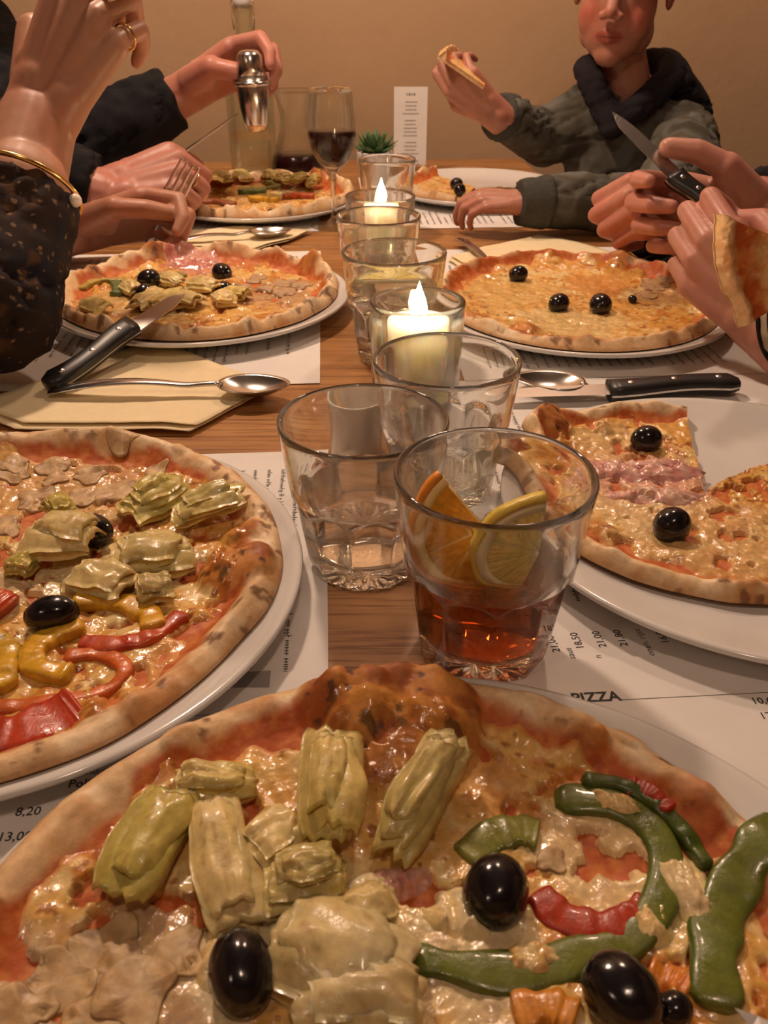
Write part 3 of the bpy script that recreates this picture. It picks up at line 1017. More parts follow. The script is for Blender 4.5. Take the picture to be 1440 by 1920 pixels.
    def slableaf(s, mb, P0, P1, width, thick, arch, col0, col1, seed, up=V(0,0,1), taper=0.75, ridges=5, droop=0.0):
        nu, nv = 20, 15
        d = unit(P1-P0); sd = unit(np.cross(d, up)); uu = np.cross(sd, d); L = np.linalg.norm(P1-P0)
        t, q = np.meshgrid(np.linspace(0, 1, nu), np.linspace(-1, 1, nv), indexing='ij')
        side = vnoise(t*2.2+seed, np.sign(q)*3+seed*0.7, 70)
        wp = 0.86 + 0.18*np.sin(math.pi*np.minimum(1, 0.15+t*taper)) + 0.55*(side-0.5)*np.abs(q) - 0.14*np.clip(t-0.85, 0, 1)/0.15
        rag = 0.16*(vnoise(q*3.5+seed, t*0.5, 71)-0.5)*(sstep(0.7, 1, t) + 0.7*(1-sstep(0, 0.2, t)))
        cr = np.abs(((q*2.6+seed*0.37+0.3*np.sin(t*4)) % 1.0)-0.5)*2       # a few uneven folds
        hz = arch*0.75*(1-np.abs(q)**3.2) - droop*t*t + 0.0006*sstep(0.0, 0.35, cr)*vnoise(q*2+seed, t*2, 72)*1.6 + 0.0050*(fbm(t*2.2+seed, q*1.6+seed, 73, 4)-0.5)
        hz = hz + 0.00012*np.sin(q*34+seed+2*np.sin(t*3))
        th = thick*(1-0.35*np.abs(q)**3)*(1-0.25*t)*np.clip(0.35+3*np.minimum(t, 1-t), 0.35, 1)
        base = P0 + d*(L*(t+rag))[..., None] + sd*(q*width/2*wp)[..., None] + uu*hz[..., None]
        top = base + uu*(th/2)[..., None]; bot = base - uu*(th/2)[..., None]
        w = np.clip(t*0.8 + 1.1*(fbm(t*3+seed, q*2.2+seed, 75, 3)-0.45), 0, 1)
        c = mixc(np.broadcast_to(V(col0), t.shape+(3,)), V(col1), w)
        c = mixc(c, V(.44,.26,.08), 0.55*sstep(0.62, 0.74, fbm(t*6+seed, q*5, 77, 3)))
        c = c*(0.95+0.05*np.sin(q*34+seed+2*np.sin(t*3)))[..., None]
        n = nu*nv; v = np.concatenate([top.reshape(-1,3), bot.reshape(-1,3)]); cc = np.concatenate([c.reshape(-1,3), c.reshape(-1,3)*0.9]); f = []
        for i in range(nu-1):
            for j in range(nv-1):
                a = (i*nv+j, i*nv+j+1, (i+1)*nv+j+1, (i+1)*nv+j)
                f.append(a); f.append(tuple(n+x for x in a[::-1]))
        for i in range(nu-1):
            for j in (0, nv-1): f.append((i*nv+j, (i+1)*nv+j, n+(i+1)*nv+j, n+i*nv+j))
        for j in range(nv-1):
            for i in (0, nu-1): f.append((i*nv+j, i*nv+j+1, n+i*nv+j+1, n+i*nv+j))
        mb.add(v, f, cc)
    def artichoke(s, p0, p1, width, thick=0.006, layers=3, seed=0, cols=((.70,.56,.24), (.50,.44,.16)), lift=0.004, arch=None, rise=0.0, spread=0.25):
        a = s.on(*p0, lift); b = s.on(*p1, lift); b[2] += rise
        if arch is None: arch = width*0.22
        mb = MB(); rg = random.Random(seed)
        d = b-a; sd = unit(np.cross(d, V(0,0,1)))
        for L in range(layers):
            sh = sd*width*spread*rg.uniform(-0.5, 0.5)*(L > 0)
            k = 1-0.13*L
            s.slableaf(mb, a + d*(0.09*L) + V(0,0,0.0034*L) + sh*0.4, a + d*(k+0.05*L+rg.uniform(-.06,.06)) + sh + V(0,0,0.0036*L), width*(1-0.16*L), thick*(1-0.12*L), arch*(1-0.10*L),
                       np.array(cols[0])*rg.uniform(.9,1.1), np.array(cols[1])*rg.uniform(.88,1.12), seed*3+L*1.7)
        return tag(mb.build('artichoke_piece', M['veg'], s.root), 'layered pale green artichoke heart')
    def pepper(s, pts, width, thick, col, lift=0.001, seed=0, name='pepper_strip', n=56, lean=0.0, col2=None):
        """a strip of cooked pepper lying flat, sunk into the cheese"""
        P = smooth_path([s.on(x, y, 0) for x, y in pts], n)
        zz = np.array([p[2] for p in P]); zz = np.convolve(np.pad(zz, 6, mode='edge'), np.ones(13)/13, 'valid')
        P = [V(p[0], p[1], z + lift - 0.0012) for p, z in zip(P, zz)]
        m = 18; sec = []; top = []
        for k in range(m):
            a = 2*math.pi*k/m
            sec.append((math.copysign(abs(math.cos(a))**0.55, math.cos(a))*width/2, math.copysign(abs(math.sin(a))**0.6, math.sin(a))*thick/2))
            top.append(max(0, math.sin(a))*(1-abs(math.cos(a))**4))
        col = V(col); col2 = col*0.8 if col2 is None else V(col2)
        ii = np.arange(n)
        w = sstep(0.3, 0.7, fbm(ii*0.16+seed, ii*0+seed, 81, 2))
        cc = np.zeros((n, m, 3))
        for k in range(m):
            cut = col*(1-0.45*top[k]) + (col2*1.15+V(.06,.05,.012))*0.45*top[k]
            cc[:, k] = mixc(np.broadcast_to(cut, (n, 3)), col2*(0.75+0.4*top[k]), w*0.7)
        cc *= (0.82+0.36*fbm(ii*0.5+seed, ii*0, 82, 2))[:, None, None]
        sc = [(0.72+0.5*float(vnoise(i*0.15+seed*2.3, 3, 83)), 0.85+0.4*float(vnoise(i*0.2, 7+seed, 85))) for i in range(n)]
        for e in (0, 1):
            k = (0.45, 0.85)[e]
            sc[e] = (sc[e][0]*k, sc[e][1]*k); sc[-1-e] = (sc[-1-e][0]*k, sc[-1-e][1]*k)
        mb = MB(); mb.sweep(P, sec, (lean, 0, 1), sc)
        mb.c = [tuple(q) for q in cc.reshape(-1, 3)]
        v = np.array(mb.v); v[:, 2] += 0.0016*(fbm(v[:, 0]*120+seed, v[:, 1]*120, 84, 3)-0.5); mb.v = [tuple(q) for q in v]
        return mb.build(name, M['veg'], s.root)
    def mushroom(s, px, py, size, ang, seed=0, lift=-0.0001, col=(.58,.41,.21)):
        c = s.on(px, py, lift); rg = random.Random(seed)
        a = math.radians(ang); ex = V(math.cos(a), math.sin(a), 0); ey = V(-math.sin(a), math.cos(a), 0)
        out = []
        for k in range(17):
            t = math.pi*k/16; out.append((math.cos(t)*0.5, 0.06+0.44*math.sin(t)))
        sw = rg.uniform(.14, .22)
        out += [(-0.46, -0.03), (-0.30, 0.0), (-sw, -0.03), (-sw, -0.2), (-sw-.02, -0.36), (0.0, -0.42), (sw, -0.36), (sw, -0.2), (sw, -0.03), (0.30, 0.0), (0.46, -0.03)]
        out = np.array(out); aa = np.linspace(0, 2*math.pi, len(out), endpoint=False)
        out = out*(1 + 0.05*np.sin(2*aa+seed*1.7) + 0.03*np.sin(3*aa+seed*2.9))[:, None]
        for _ in range(2): out = (np.roll(out, 1, 0) + 2*out + np.roll(out, -1, 0))/4
        nn_ = len(out); out = np.array([(1-q)*out[i] + q*out[(i+1) % nn_] for i in range(nn_) for q in (0, .5)])
        for _ in range(2): out = (np.roll(out, 1, 0) + 2*out + np.roll(out, -1, 0))/4
        out[:, 0] *= rg.uniform(.75, 1.1); out[:, 1] += 0.12*out[:, 0]*rg.uniform(-1, 1)
        n = len(out)
        rings = np.array((1.0, 0.94, 0.82, 0.64, 0.42, 0.2))
        U = rings[:, None]*out[None, :, 0]; W_ = rings[:, None]*out[None, :, 1] + 0.05*(1-rings[:, None])
        X = c[0] + (ex[0]*U + ey[0]*W_)*size; Y = c[1] + (ex[1]*U + ey[1]*W_)*size
        Z = s.surf(X, Y)*0.8 + np.mean(s.surf(X, Y))*0.2 + lift + 0.0016*(fbm(X*110+seed, Y*110, 88, 3)-0.5)
        Z[0] -= 0.0004
        nz = fbm(X*300+seed, Y*300, 89, 3)
        cc = V(col)*(0.72+0.55*nz)[..., None]
        cc = mixc(cc, V(.44, .25, .10), 0.5*sstep(.52, .66, fbm(X*140+seed, Y*140, 90, 3)))
        gill = ((np.abs(U) > sw*1.1) & (W_ < 0.10) & (W_ > -0.08))
        cc = np.where(gill[..., None], cc*V(.66,.58,.52), cc); cc[0] *= 0.74
        v = np.concatenate([np.stack([X, Y, Z+0.0011], -1).reshape(-1, 3), np.stack([X, Y, Z-0.0008], -1).reshape(-1, 3)])
        R_ = len(rings); H_ = R_*n; f = []
        for i in range(R_-1):
            for k in range(n):
                k2 = (k+1) % n
                f.append((i*n+k, i*n+k2, (i+1)*n+k2, (i+1)*n+k)); f.append((H_+i*n+k2, H_+i*n+k, H_+(i+1)*n+k, H_+(i+1)*n+k2))
        f.append(tuple((R_-1)*n+k for k in range(n))); f.append(tuple(H_+(R_-1)*n+k for k in range(n-1, -1, -1)))
        for k in range(n):
            k2 = (k+1) % n; f.append((k2, k, H_+k, H_+k2))
        mb = MB(); mb.add(v, f, np.concatenate([cc.reshape(-1, 3)]*2))
        return mb.build('mushroom_slice', M['mushroom'], s.root)
    def patch(s, px, py, rx, ry, ang, col, col2, seed, name, mat='ham', h=0.0022, lift=0.0008, n=64, m=24):
        """a thin ragged sheet of ham or a pool of melted cheese lying on the surface"""
        c = s.on(px, py); a = math.radians(ang)
        I, t = np.meshgrid(np.arange(m+1)/m, np.linspace(0, 2*math.pi, n, endpoint=False), indexing='ij')
        R_ = 1 + 0.7*(fbm(2*np.cos(t)+seed, 2*np.sin(t)+seed, 91, 4)-0.5)
        u = I*R_*rx*np.cos(t); w = I*R_*ry*np.sin(t)
        x = c[0]+u*math.cos(a)-w*math.sin(a); y = c[1]+u*math.sin(a)+w*math.cos(a)
        wr = fbm(x*230+seed, y*80+x*30, 92, 4)
        z = s.surf(x, y) + lift + h*(1-I**3)*(0.35+1.2*wr) - 0.0024*I**5
        q = sstep(0.35, 0.65, wr)
        cc = mixc(np.broadcast_to(V(col), x.shape+(3,)), V(col2), q)*(0.85+0.3*fbm(x*400, y*400, 93, 2))[..., None]
        i = np.arange(m)[:, None]; k = np.arange(n)[None, :]; k2 = (k+1) % n
        f = np.stack([i*n+k, (i+1)*n+k, (i+1)*n+k2, i*n+k2], -1).reshape(-1, 4)
        v = np.stack([x, y, z], -1).reshape(-1, 3) - ORG[s.root.name]
        return put(name, make_mesh(name, v, f, cc.reshape(-1, 3)), M[mat], s.root)

GREEN = (.072, .125, .014); GREEN2 = (.15, .165, .028); YEL = (.72, .42, .03); RED = (.42, .030, .012); RED2 = (.55, .09, .02); ORA = (.66, .26, .03)
PALE = ((.82,.65,.29), (.76,.60,.26)); OLIVEG = ((.64,.53,.15), (.50,.42,.10)); MIX = ((.80,.62,.24), (.64,.52,.15))
def g2(px, py, z=.018):
    p = G(px, py, z); return p[0], p[1]

# front pizza ---------------------------------------------------------------
fb = [(*g2(742, 1352, .022), .034, .0135), (*g2(600, 1318, .02), .012, .006), (*g2(668, 1325, .024), .015, .005), (*g2(835, 1330, .024), .016, .006),
      (*g2(1095, 1398), .0085, .004), (*g2(1128, 1400), .004, .003), (*g2(1190, 1378, .02), .009, .004), (*g2(1300, 1505), .014, .004), (*g2(1010, 1292, .02), .010, .003),
      (*g2(340, 1400, .02), .008, .003)]
fr = [(*g2(240, 1850), .034, (.52, .39, .25), 0.75), (*g2(80, 1880), .03, (.56, .42, .27), 0.7), (*g2(660, 1690), .022, WHITE, 0.9), (*g2(450, 1790), .022, (.84,.72,.46), 0.8),
      (*g2(880, 1790), .03, (.84,.72,.46), 0.7), (*g2(1110, 1600), .024, (.82,.62,.34), 0.8), (*g2(1290, 1700), .02, WHITE, 0.7), (*g2(560, 1500), .025, (.74,.46,.16), 0.6), (*g2(900, 1450), .02, (.68,.34,.10), 0.7)]
pz = Pizza((0.0063, 0.1165), 0.1435, (0.0155, 0.1020), 0.1620, 3, 'big front pizza with artichokes, green pepper ring and three black olives', bubbles=fb, regions=fr,
           res=(165, 600), wob=0.012, sauce=(0.8, 0.915), cheese_edge=0.86, holes=0.62, toast=0.45, rim=0.85)
pz.artichoke((338, 1512), (228, 1700), .0235, .006, 2, 1, OLIVEG, .0050)
pz.artichoke((392, 1520), (455, 1745), .0200, .008, 2, 2, PALE, .0035)
pz.artichoke((330, 1480), (480, 1478), .0150, .006, 2, 3, MIX, .003)
pz.artichoke((628, 1405), (618, 1625), .0210, .009, 3, 4, MIX, .0065, rise=0.002)
pz.artichoke((845, 1410), (735, 1625), .0190, .009, 3, 5, ((.74,.60,.26), (.56,.46,.15)), .0060)
pz.artichoke((470, 1625), (560, 1560), .0180, .007, 2, 6, PALE, .0035)
pz.artichoke((495, 1690), (660, 1670), .0200, .005, 4, 7, ((.74,.60,.24), (.46,.38,.10)), .0045, spread=0.5)
pz.artichoke((520, 1790), (760, 1860), .0300, .011, 2, 8, ((.68,.54,.24), (.74,.62,.34)), .0050)
pz.artichoke((560, 1880), (800, 1905), .0220, .010, 2, 9, ((.72,.60,.32), (.66,.52,.24)), .0040)
pz.artichoke((640, 1760), (720, 1700), .0170, .008, 2, 10, PALE, .0040)
pz.patch(690, 1690, .013, .009, 30, WHITE, (.80,.68,.42), 3, 'melted_cheese', 'cheese', .0045)
pz.patch(430, 1770, .014, .010, 80, (.82,.70,.42), WHITE, 5, 'melted_cheese', 'cheese', .004)
pz.patch(1290, 1660, .010, .016, 10, WHITE, (.80,.64,.36), 8, 'melted_cheese', 'cheese', .004)
pz.patch(870, 1720, .014, .010, 0, WHITE, (.80,.66,.40), 9, 'melted_cheese', 'cheese', .0035)
pz.patch(1225, 1730, .010, .007, 60, (.80,.62,.30), (.78,.54,.22), 21, 'melted_cheese', 'cheese', .0035)
pz.patch(1000, 1800, .009, .006, 0, (.78,.60,.30), (.74,.48,.18), 22, 'melted_cheese', 'cheese', .003)
pz.patch(1150, 1512, .010, .006, -20, (.84,.70,.40), (.80,.58,.26), 23, 'melted_cheese', 'cheese', .0035)
pz.patch(740, 1655, .013, .006, 10, (.62,.26,.22), (.72,.42,.34), 4, 'ham_slice')
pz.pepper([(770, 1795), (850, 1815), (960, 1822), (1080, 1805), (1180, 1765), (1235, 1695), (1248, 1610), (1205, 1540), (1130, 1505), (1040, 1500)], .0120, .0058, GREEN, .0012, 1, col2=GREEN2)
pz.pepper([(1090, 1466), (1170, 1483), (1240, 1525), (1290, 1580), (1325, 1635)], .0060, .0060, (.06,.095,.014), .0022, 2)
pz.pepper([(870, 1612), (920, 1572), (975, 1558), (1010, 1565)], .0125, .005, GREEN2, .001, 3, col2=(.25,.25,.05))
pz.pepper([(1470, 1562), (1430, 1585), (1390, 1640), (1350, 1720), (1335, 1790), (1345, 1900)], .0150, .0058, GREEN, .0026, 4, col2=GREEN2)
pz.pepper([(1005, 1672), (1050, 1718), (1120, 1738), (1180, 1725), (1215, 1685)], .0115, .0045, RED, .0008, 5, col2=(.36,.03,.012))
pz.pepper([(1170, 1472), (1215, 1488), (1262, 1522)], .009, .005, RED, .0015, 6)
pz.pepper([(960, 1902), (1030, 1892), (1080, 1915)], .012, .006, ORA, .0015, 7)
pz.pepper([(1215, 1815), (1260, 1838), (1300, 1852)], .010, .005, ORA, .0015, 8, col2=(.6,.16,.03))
pz.olive(930, 1672, .0245, .0215, 70, 10, .15, seed=1)
pz.olive(453, 1822, .0255, .0195, 108, 8, seed=2)
pz.olive(1166, 1862, .0245, .0205, 135, 8, seed=3)
pz.olive(1264, 1893, .0110, .0100, 20, 5, seed=4)
for i, (x, y, sz, an) in enumerate([(215, 1765, .026, 160), (345, 1800, .022, 60), (110, 1830, .024, 200), (260, 1880, .030, 30), (50, 1895, .026, 110), (160, 1912, .024, 250), (1040, 1620, .012, 40)]):
    pz.mushroom(x, y, sz, an, i)

# left near pizza -----------------------------------------------------------
lb = [(*g2(440, 1045, .024), .021, .012), (*g2(455, 990, .022), .012, .006), (*g2(450, 885, .02), .008, .0035), (*g2(345, 850, .02), .007, .003), (*g2(170, 1325, .02), .010, .004), (*g2(480, 1210, .02), .010, .003)]
lr = [(*g2(120, 900), .06, (.70, .44, .22), 0.6), (*g2(250, 1050), .04, (.76, .64, .36), 0.7), (*g2(330, 1250), .03, (.74, .36, .12), 0.6), (*g2(60, 1080), .03, (.80,.70,.44), .7)]
pz = Pizza((-0.1965, 0.3400), 0.1440, (-0.1860, 0.3375), 0.1445, 21, 'left pizza with artichokes, yellow pepper rings and two black olives', bubbles=lb, regions=lr,
           res=(130, 480), wob=0.018, sauce=(0.8, 0.90), cheese_edge=0.84, rim=1.0, toast=0.6)
pz.artichoke((70, 1030), (190, 1045), .034, .010, 3, 31, PALE, .006, rise=.002)
pz.artichoke((90, 980), (140, 965), .018, .006, 3, 32, OLIVEG, .004)
pz.artichoke((240, 985), (340, 925), .026, .006, 4, 33, ((.72,.60,.20), (.56,.47,.13)), .005, spread=.5)
pz.artichoke((330, 985), (460, 940), .022, .005, 3, 34, ((.70,.58,.22), (.62,.52,.20)), .004, spread=.5)
pz.artichoke((215, 1070), (360, 1060), .030, .009, 3, 35, ((.78,.63,.28), (.64,.52,.19)), .005)
pz.artichoke((150, 1090), (250, 1110), .024, .007, 2, 36, PALE, .003)
pz.artichoke((260, 1125), (330, 1110), .020, .006, 2, 37, ((.64,.50,.20), (.56,.46,.18)), .003)
pz.artichoke((30, 1090), (60, 1060), .016, .006, 2, 38, OLIVEG, .003)
pz.olive(172, 995, .0235, .0190, 165, 8, seed=5)
pz.olive(97, 1152, .0255, .0180, 8, 8, seed=6)
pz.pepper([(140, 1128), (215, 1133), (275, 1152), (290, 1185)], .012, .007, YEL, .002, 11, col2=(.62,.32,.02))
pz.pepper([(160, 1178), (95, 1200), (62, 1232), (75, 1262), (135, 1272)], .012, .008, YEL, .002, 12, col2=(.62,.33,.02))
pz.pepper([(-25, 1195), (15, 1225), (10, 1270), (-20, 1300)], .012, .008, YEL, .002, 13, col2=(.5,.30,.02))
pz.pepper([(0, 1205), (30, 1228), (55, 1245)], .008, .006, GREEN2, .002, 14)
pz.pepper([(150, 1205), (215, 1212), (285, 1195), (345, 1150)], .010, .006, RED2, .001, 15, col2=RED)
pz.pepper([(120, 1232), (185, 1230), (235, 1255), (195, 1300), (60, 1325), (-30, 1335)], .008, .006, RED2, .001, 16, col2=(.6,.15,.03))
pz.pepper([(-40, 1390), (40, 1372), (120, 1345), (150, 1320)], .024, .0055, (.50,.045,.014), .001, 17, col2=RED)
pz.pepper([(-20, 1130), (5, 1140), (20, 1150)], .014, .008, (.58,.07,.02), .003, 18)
for i, (x, y, sz, an) in enumerate([(100, 868, .024, 200), (242, 832, .026, 100), (170, 895, .028, 20), (30, 880, .026, 150), (225, 925, .030, 60), (60, 930, .028, 240), (140, 940, .026, 310),
                                    (10, 990, .026, 60), (300, 880, .02, 140), (20, 840, .022, 30), (110, 900, .02, 80)]):
    pz.mushroom(x, y, sz, an, 20+i, col=(.60, .41, .21))

# left middle pizza ---------------------------------------------------------
lb = [(*g2(290, 480, .02), .022, .009), (*g2(590, 500, .02), .018, .007), (*g2(180, 520), .01, .005)]
lr = [(*g2(520, 540), .05, (.52, .32, .17), .8), (*g2(380, 495), .035, (.66, .28, .20), .8), (*g2(300, 560), .05, (.70, .56, .28), .7), (*g2(190, 560), .035, (.55,.34,.12), .6)]
pz = Pizza((-0.1820, 0.8080), 0.1335, (-0.1760, 0.7980), 0.142, 41, 'pizza under the resting knife, four olives and pale artichoke chunks', bubbles=lb, regions=lr, res=(90, 360), wob=.03, rim=1.3, toast=.6, cheese_edge=.84)
for i, (x, y, L) in enumerate([(279, 524, .024), (272, 550, .022), (416, 512, .024), (421, 543, .019)]):
    pz.olive(x, y, L, L*.85, 30+50*i, 10, .2, seed=40+i)
for i, (a, b, w) in enumerate([((255, 590), (300, 560), .022), ((290, 590), (345, 560), .026), ((330, 570), (380, 580), .024), ((400, 575), (440, 572), .026), ((420, 560), (470, 565), .02),
                               ((360, 545), (410, 550), .022), ((240, 545), (260, 560), .018), ((160, 585), (205, 592), .03), ((310, 530), (340, 545), .018)]):
    pz.artichoke(a, b, w, .007, 2, 50+i, (PALE, MIX, PALE)[i % 3], .004)
pz.pepper([(215, 530), (222, 545), (218, 556)], .012, .006, (.10,.16,.05), .003, 51)
pz.pepper([(150, 545), (180, 530), (230, 528), (260, 532)], .010, .005, (.45,.33,.06), .002, 52)
pz.pepper([(290, 520), (320, 515), (345, 520)], .010, .005, (.28,.26,.05), .002, 53)
pz.pepper([(305, 540), (325, 535)], .012, .006, YEL, .003, 54)
pz.patch(365, 492, .035, .02, 10, (.58,.20,.17), (.68,.36,.28), 7, 'ham_slice', h=.004)
for i, (x, y, sz, an) in enumerate([(500, 540, .03, 30), (540, 530, .03, 120), (480, 520, .03, 200), (530, 555, .028, 300), (570, 540, .026, 80), (460, 535, .026, 160)]):
    pz.mushroom(x, y, sz, an, 50+i, col=(.50,.33,.19))

# right middle pizza --------------------------------------------------------
lb = [(*g2(985, 612, .02), .017, .008), (*g2(1165, 496, .02), .014, .005), (*g2(1040, 490, .02), .01, .004)]
lr = [(*g2(960, 540), .06, (.74, .48, .16), .75), (*g2(1080, 600), .06, (.76, .58, .26), .7), (*g2(1120, 525), .04, (.66, .30, .08), .8), (*g2(1230, 545), .03, (.56,.36,.18), .6)]
pz = Pizza((0.1834, 0.7840), 0.1345, (0.1830, 0.7720), 0.139, 61, 'whole cheese pizza on the right with three black olives', bubbles=lb, regions=lr, res=(90, 360), wob=.012, rim=1.0, sauce=(.85, .93), cheese_edge=.89, holes=.78, toast=.35, rimw=.045)
for i, (x, y, L) in enumerate([(972, 514, .020), (1048, 569, .022), (1126, 571, .024), (1186, 561, .009)]):
    pz.olive(x, y, L, L*.85, 10+40*i, 10, .2, seed=60+i)
for i, (x, y, sz, an) in enumerate([(1230, 542, .03, 30), (1250, 530, .03, 100), (1210, 552, .026, 200), (1215, 530, .026, 300)]):
    pz.mushroom(x, y, sz, an, 70+i, col=(.55,.36,.19))

# right near: cut ham pizza --------------------------------------------------
rc = (0.1900, 0.4250)
def bump_r(th):
    d = lambda a, w: np.exp(-((np.angle(np.exp(1j*(th-a))))/w)**2)
    return 1 + 0.22*d(math.radians(166), .09) - 0.04*d(math.radians(150), .08) - .03*d(math.radians(185), .08) - .06*d(math.radians(255), .5) + .12*d(math.radians(140), .2)
rb_ = [(*g2(1035, 800, .022), .014, .010), (*g2(1130, 985, .02), .010, .004), (*g2(1130, 800, .02), .008, .004)]
rr = [(*g2(1230, 890), .05, (.68, .36, .27), .85), (*g2(1150, 830), .03, (.74,.50,.22), .7), (*g2(1330, 1000), .06, (.74,.48,.22), .7), (*g2(1200, 950), .03, (.76,.56,.28), .7)]
pz = Pizza(rc, 0.1110, (0.2104, 0.4086), 0.142, 81, 'cut ham pizza on the right with two olives and a missing wedge', sector=(math.radians(79), math.radians(395)), bubbles=rb_, regions=rr, res=(110, 420), wob=.02, rim=.9, cheese_edge=.86, toast=.45, radial=bump_r, gap=.0024)
pz.olive(1212, 824, .0205, .0180, 0, 5, .25, seed=71)
pz.olive(1260, 985, .0215, .0200, 40, 20, .25, seed=72)
pz.patch(1225, 880, .034, .015, 0, (.58,.25,.23), (.74,.46,.38), 11, 'ham_slice', h=.0035)
pz.patch(1230, 930, .030, .011, -8, (.64,.32,.27), (.76,.52,.40), 12, 'ham_slice', h=.003)
pz.patch(1140, 880, .016, .013, 20, (.60,.28,.23), (.72,.46,.36), 13, 'ham_slice', h=.003)

# far left pizza --------------------------------------------------------------
lb = [(*g2(600, 340, .02), .018, .010)]
lr = [(*g2(390, 375), .05, (.45, .20, .08), .7), (*g2(480, 360), .06, (.62, .40, .14), .6), (*g2(560, 350), .05, (.62, .56, .30), .7)]
pz = Pizza((-0.1790, 1.2500), 0.1330, (-0.1780, 1.2420), 0.139, 91, 'far left pizza with peppers and artichoke beside the wine glass', bubbles=lb, regions=lr, res=(60, 240), wob=.03, rim=1.6, toast=.75)
for i, (a, b, w) in enumerate([((520, 350), (545, 345), .03), ((550, 350), (580, 348), .03), ((580, 355), (600, 350), .03), ((440, 345), (470, 342), .03), ((400, 350), (425, 345), .028), ((500, 345), (520, 340), .026)]):
    pz.artichoke(a, b, w, .008, 3, 90+i, MIX, .006)
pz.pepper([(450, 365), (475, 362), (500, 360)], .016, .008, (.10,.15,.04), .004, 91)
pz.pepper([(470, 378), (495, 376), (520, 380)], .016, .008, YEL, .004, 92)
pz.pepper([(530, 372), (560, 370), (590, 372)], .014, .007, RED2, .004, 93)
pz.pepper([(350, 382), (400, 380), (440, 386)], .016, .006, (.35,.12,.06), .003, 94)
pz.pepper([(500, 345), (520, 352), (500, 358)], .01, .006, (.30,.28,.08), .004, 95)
pz.olive(508, 399, .012, .010, 0, 0, .2, seed=97)

# far right: cut pieces on the boy's plate ------------------------------------
fc = (0.1400, 1.3350)
for (s0, s1, lab, sd) in ((120, 250, 'cut pizza piece on the left half of the boy\'s plate', 101), (275, 360, 'cut pizza piece near the boy\'s resting hand', 105)):
    pz = Pizza(fc, 0.120, fc, 0.137, sd, lab, sector=(math.radians(s0), math.radians(s1)), res=(50, 160), wob=.03, rim=1.5, toast=.7, regions=[(fc[0]-.05, fc[1], .06, (.72,.42,.14), .7)])
    if sd == 101:
        pz.olive(856, 345, .020, .018, 0, 5, .1, seed=98); pz.olive(862, 356, .021, .018, 90, 5, .1, seed=99)
# ---------------------------------------------------------------- cutlery
def frame(p0, p1, up):
    d = unit(p1-p0); u = unit(V(up) - d*np.dot(d, up)); sd = np.cross(d, u)
    return d, sd, u
def steak_knife(p0, p1, up, hf, label, hw=0.017, bh=0.017):
    """p0 butt, p1 tip; up is the normal of its broad side"""
    p0 = V(p0); p1 = V(p1); d, sd, u = frame(p0, p1, up); L = np.linalg.norm(p1-p0)
    t = thing('steak_knife', p0, label, 'knife')
    n = 14; sec = []
    for k in range(16):
        a = 2*math.pi*k/16
        sec.append((math.copysign(abs(math.cos(a))**0.6, math.cos(a))*0.5, math.copysign(abs(math.sin(a))**0.6, math.sin(a))*0.5))
    pts = []; sc = []
    for i in range(n):
        q = i/(n-1)
        w = hw*(1.18 - 0.45*math.sin(math.pi*min(1, q*0.95+0.08)) * (0.55) + (0.10 if q < 0.1 else 0) - 0.25*max(0, q-0.85))
        w *= (0.55 if i == 0 else 0.9 if i == 1 else 1)
        pts.append(p0 + d*L*hf*q + sd*0.0025*math.sin(q*math.pi*1.6)); sc.append((w, 0.0135*(0.6 if i == 0 else 1)))
    h = MB(); h.sweep(pts, sec, u, sc); hd = h.build('handle', M['black'], t)
    for q in (0.16, 0.50, 0.84):
        c = p0 + d*L*hf*q + sd*0.0025*math.sin(q*math.pi*1.6) + u*0.0064
        r = MB(); r.ball(c, (0.0027, 0.0027, 0.0009), 14, 8, np.stack([d, sd, u], 1)); r.build('rivet', M['rivet'], hd)
    # full tang shows as a thin bright line round the handle
    tg = MB(); tg.sweep([q_ for q_ in pts], [(-0.5, -0.06), (0.5, -0.06), (0.5, 0.06), (-0.5, 0.06)], u, [(a*1.02, b) for a, b in sc]); tg.build('tang', M['blade'], t, False)
    b0 = p0 + d*L*hf; LB = L*(1-hf); v = []; f = []; nb = 18
    for i in range(nb+1):
        q = i/nb
        half = bh*0.5
        top = half*0.75*(1-0.25*q) if q < 0.65 else half*0.63*(1-((q-0.65)/0.35)**1.6)
        bot = -half*(1-0.15*q) if q < 0.75 else -half*0.89*(1-((q-0.75)/0.25)**1.8)+half*0.0
        if i == nb: top = bot = -0.0005
        th = 0.0010*(1-0.5*q)
        c = b0 + d*LB*q - d*0.002
        v += [c + sd*top + u*th, c + sd*top - u*th, c + sd*bot - u*0.0001, c + sd*bot + u*0.0001]
    for i in range(nb):
        for k in range(4):
            k2 = (k+1) % 4; f.append((i*4+k, i*4+k2, (i+1)*4+k2, (i+1)*4+k))
    f.append((3,2,1,0)); f.append((nb*4, nb*4+1, nb*4+2, nb*4+3))
    mb = MB(); mb.add(v, f); mb.build('blade', M['blade'], t, False)
    return t
steak_knife(G(86, 722, .0115), G(350, 550, .044), (0.1, -0.45, 0.9), 0.60, 'black-handled steak knife resting on the left pizza plate')
steak_knife(G(1384, 720, .0098), G(908, 738, .0095), (0, -0.10, 1), 0.52, 'black-handled steak knife lying on the table behind the right plate')
kh0, kh1 = A(1338, 398, .80), A(1146, 207, .885)
steak_knife(kh0, kh1, (0.55, -0.75, -0.1), 0.36, 'steak knife held upright in a hand before the boy', hw=0.020, bh=0.019)
kt = G(1366, 1880, .036); kd = unit(G(1640, 2060, .045) - kt)
steak_knife(kt + kd*0.21, kt, (0.1, -0.3, 0.9), 0.52, 'steak knife at the bottom right corner, only its tip in sight', bh=0.015)
mk0, mk1 = A(232, 364, 1.10), A(449, 211, 1.17)
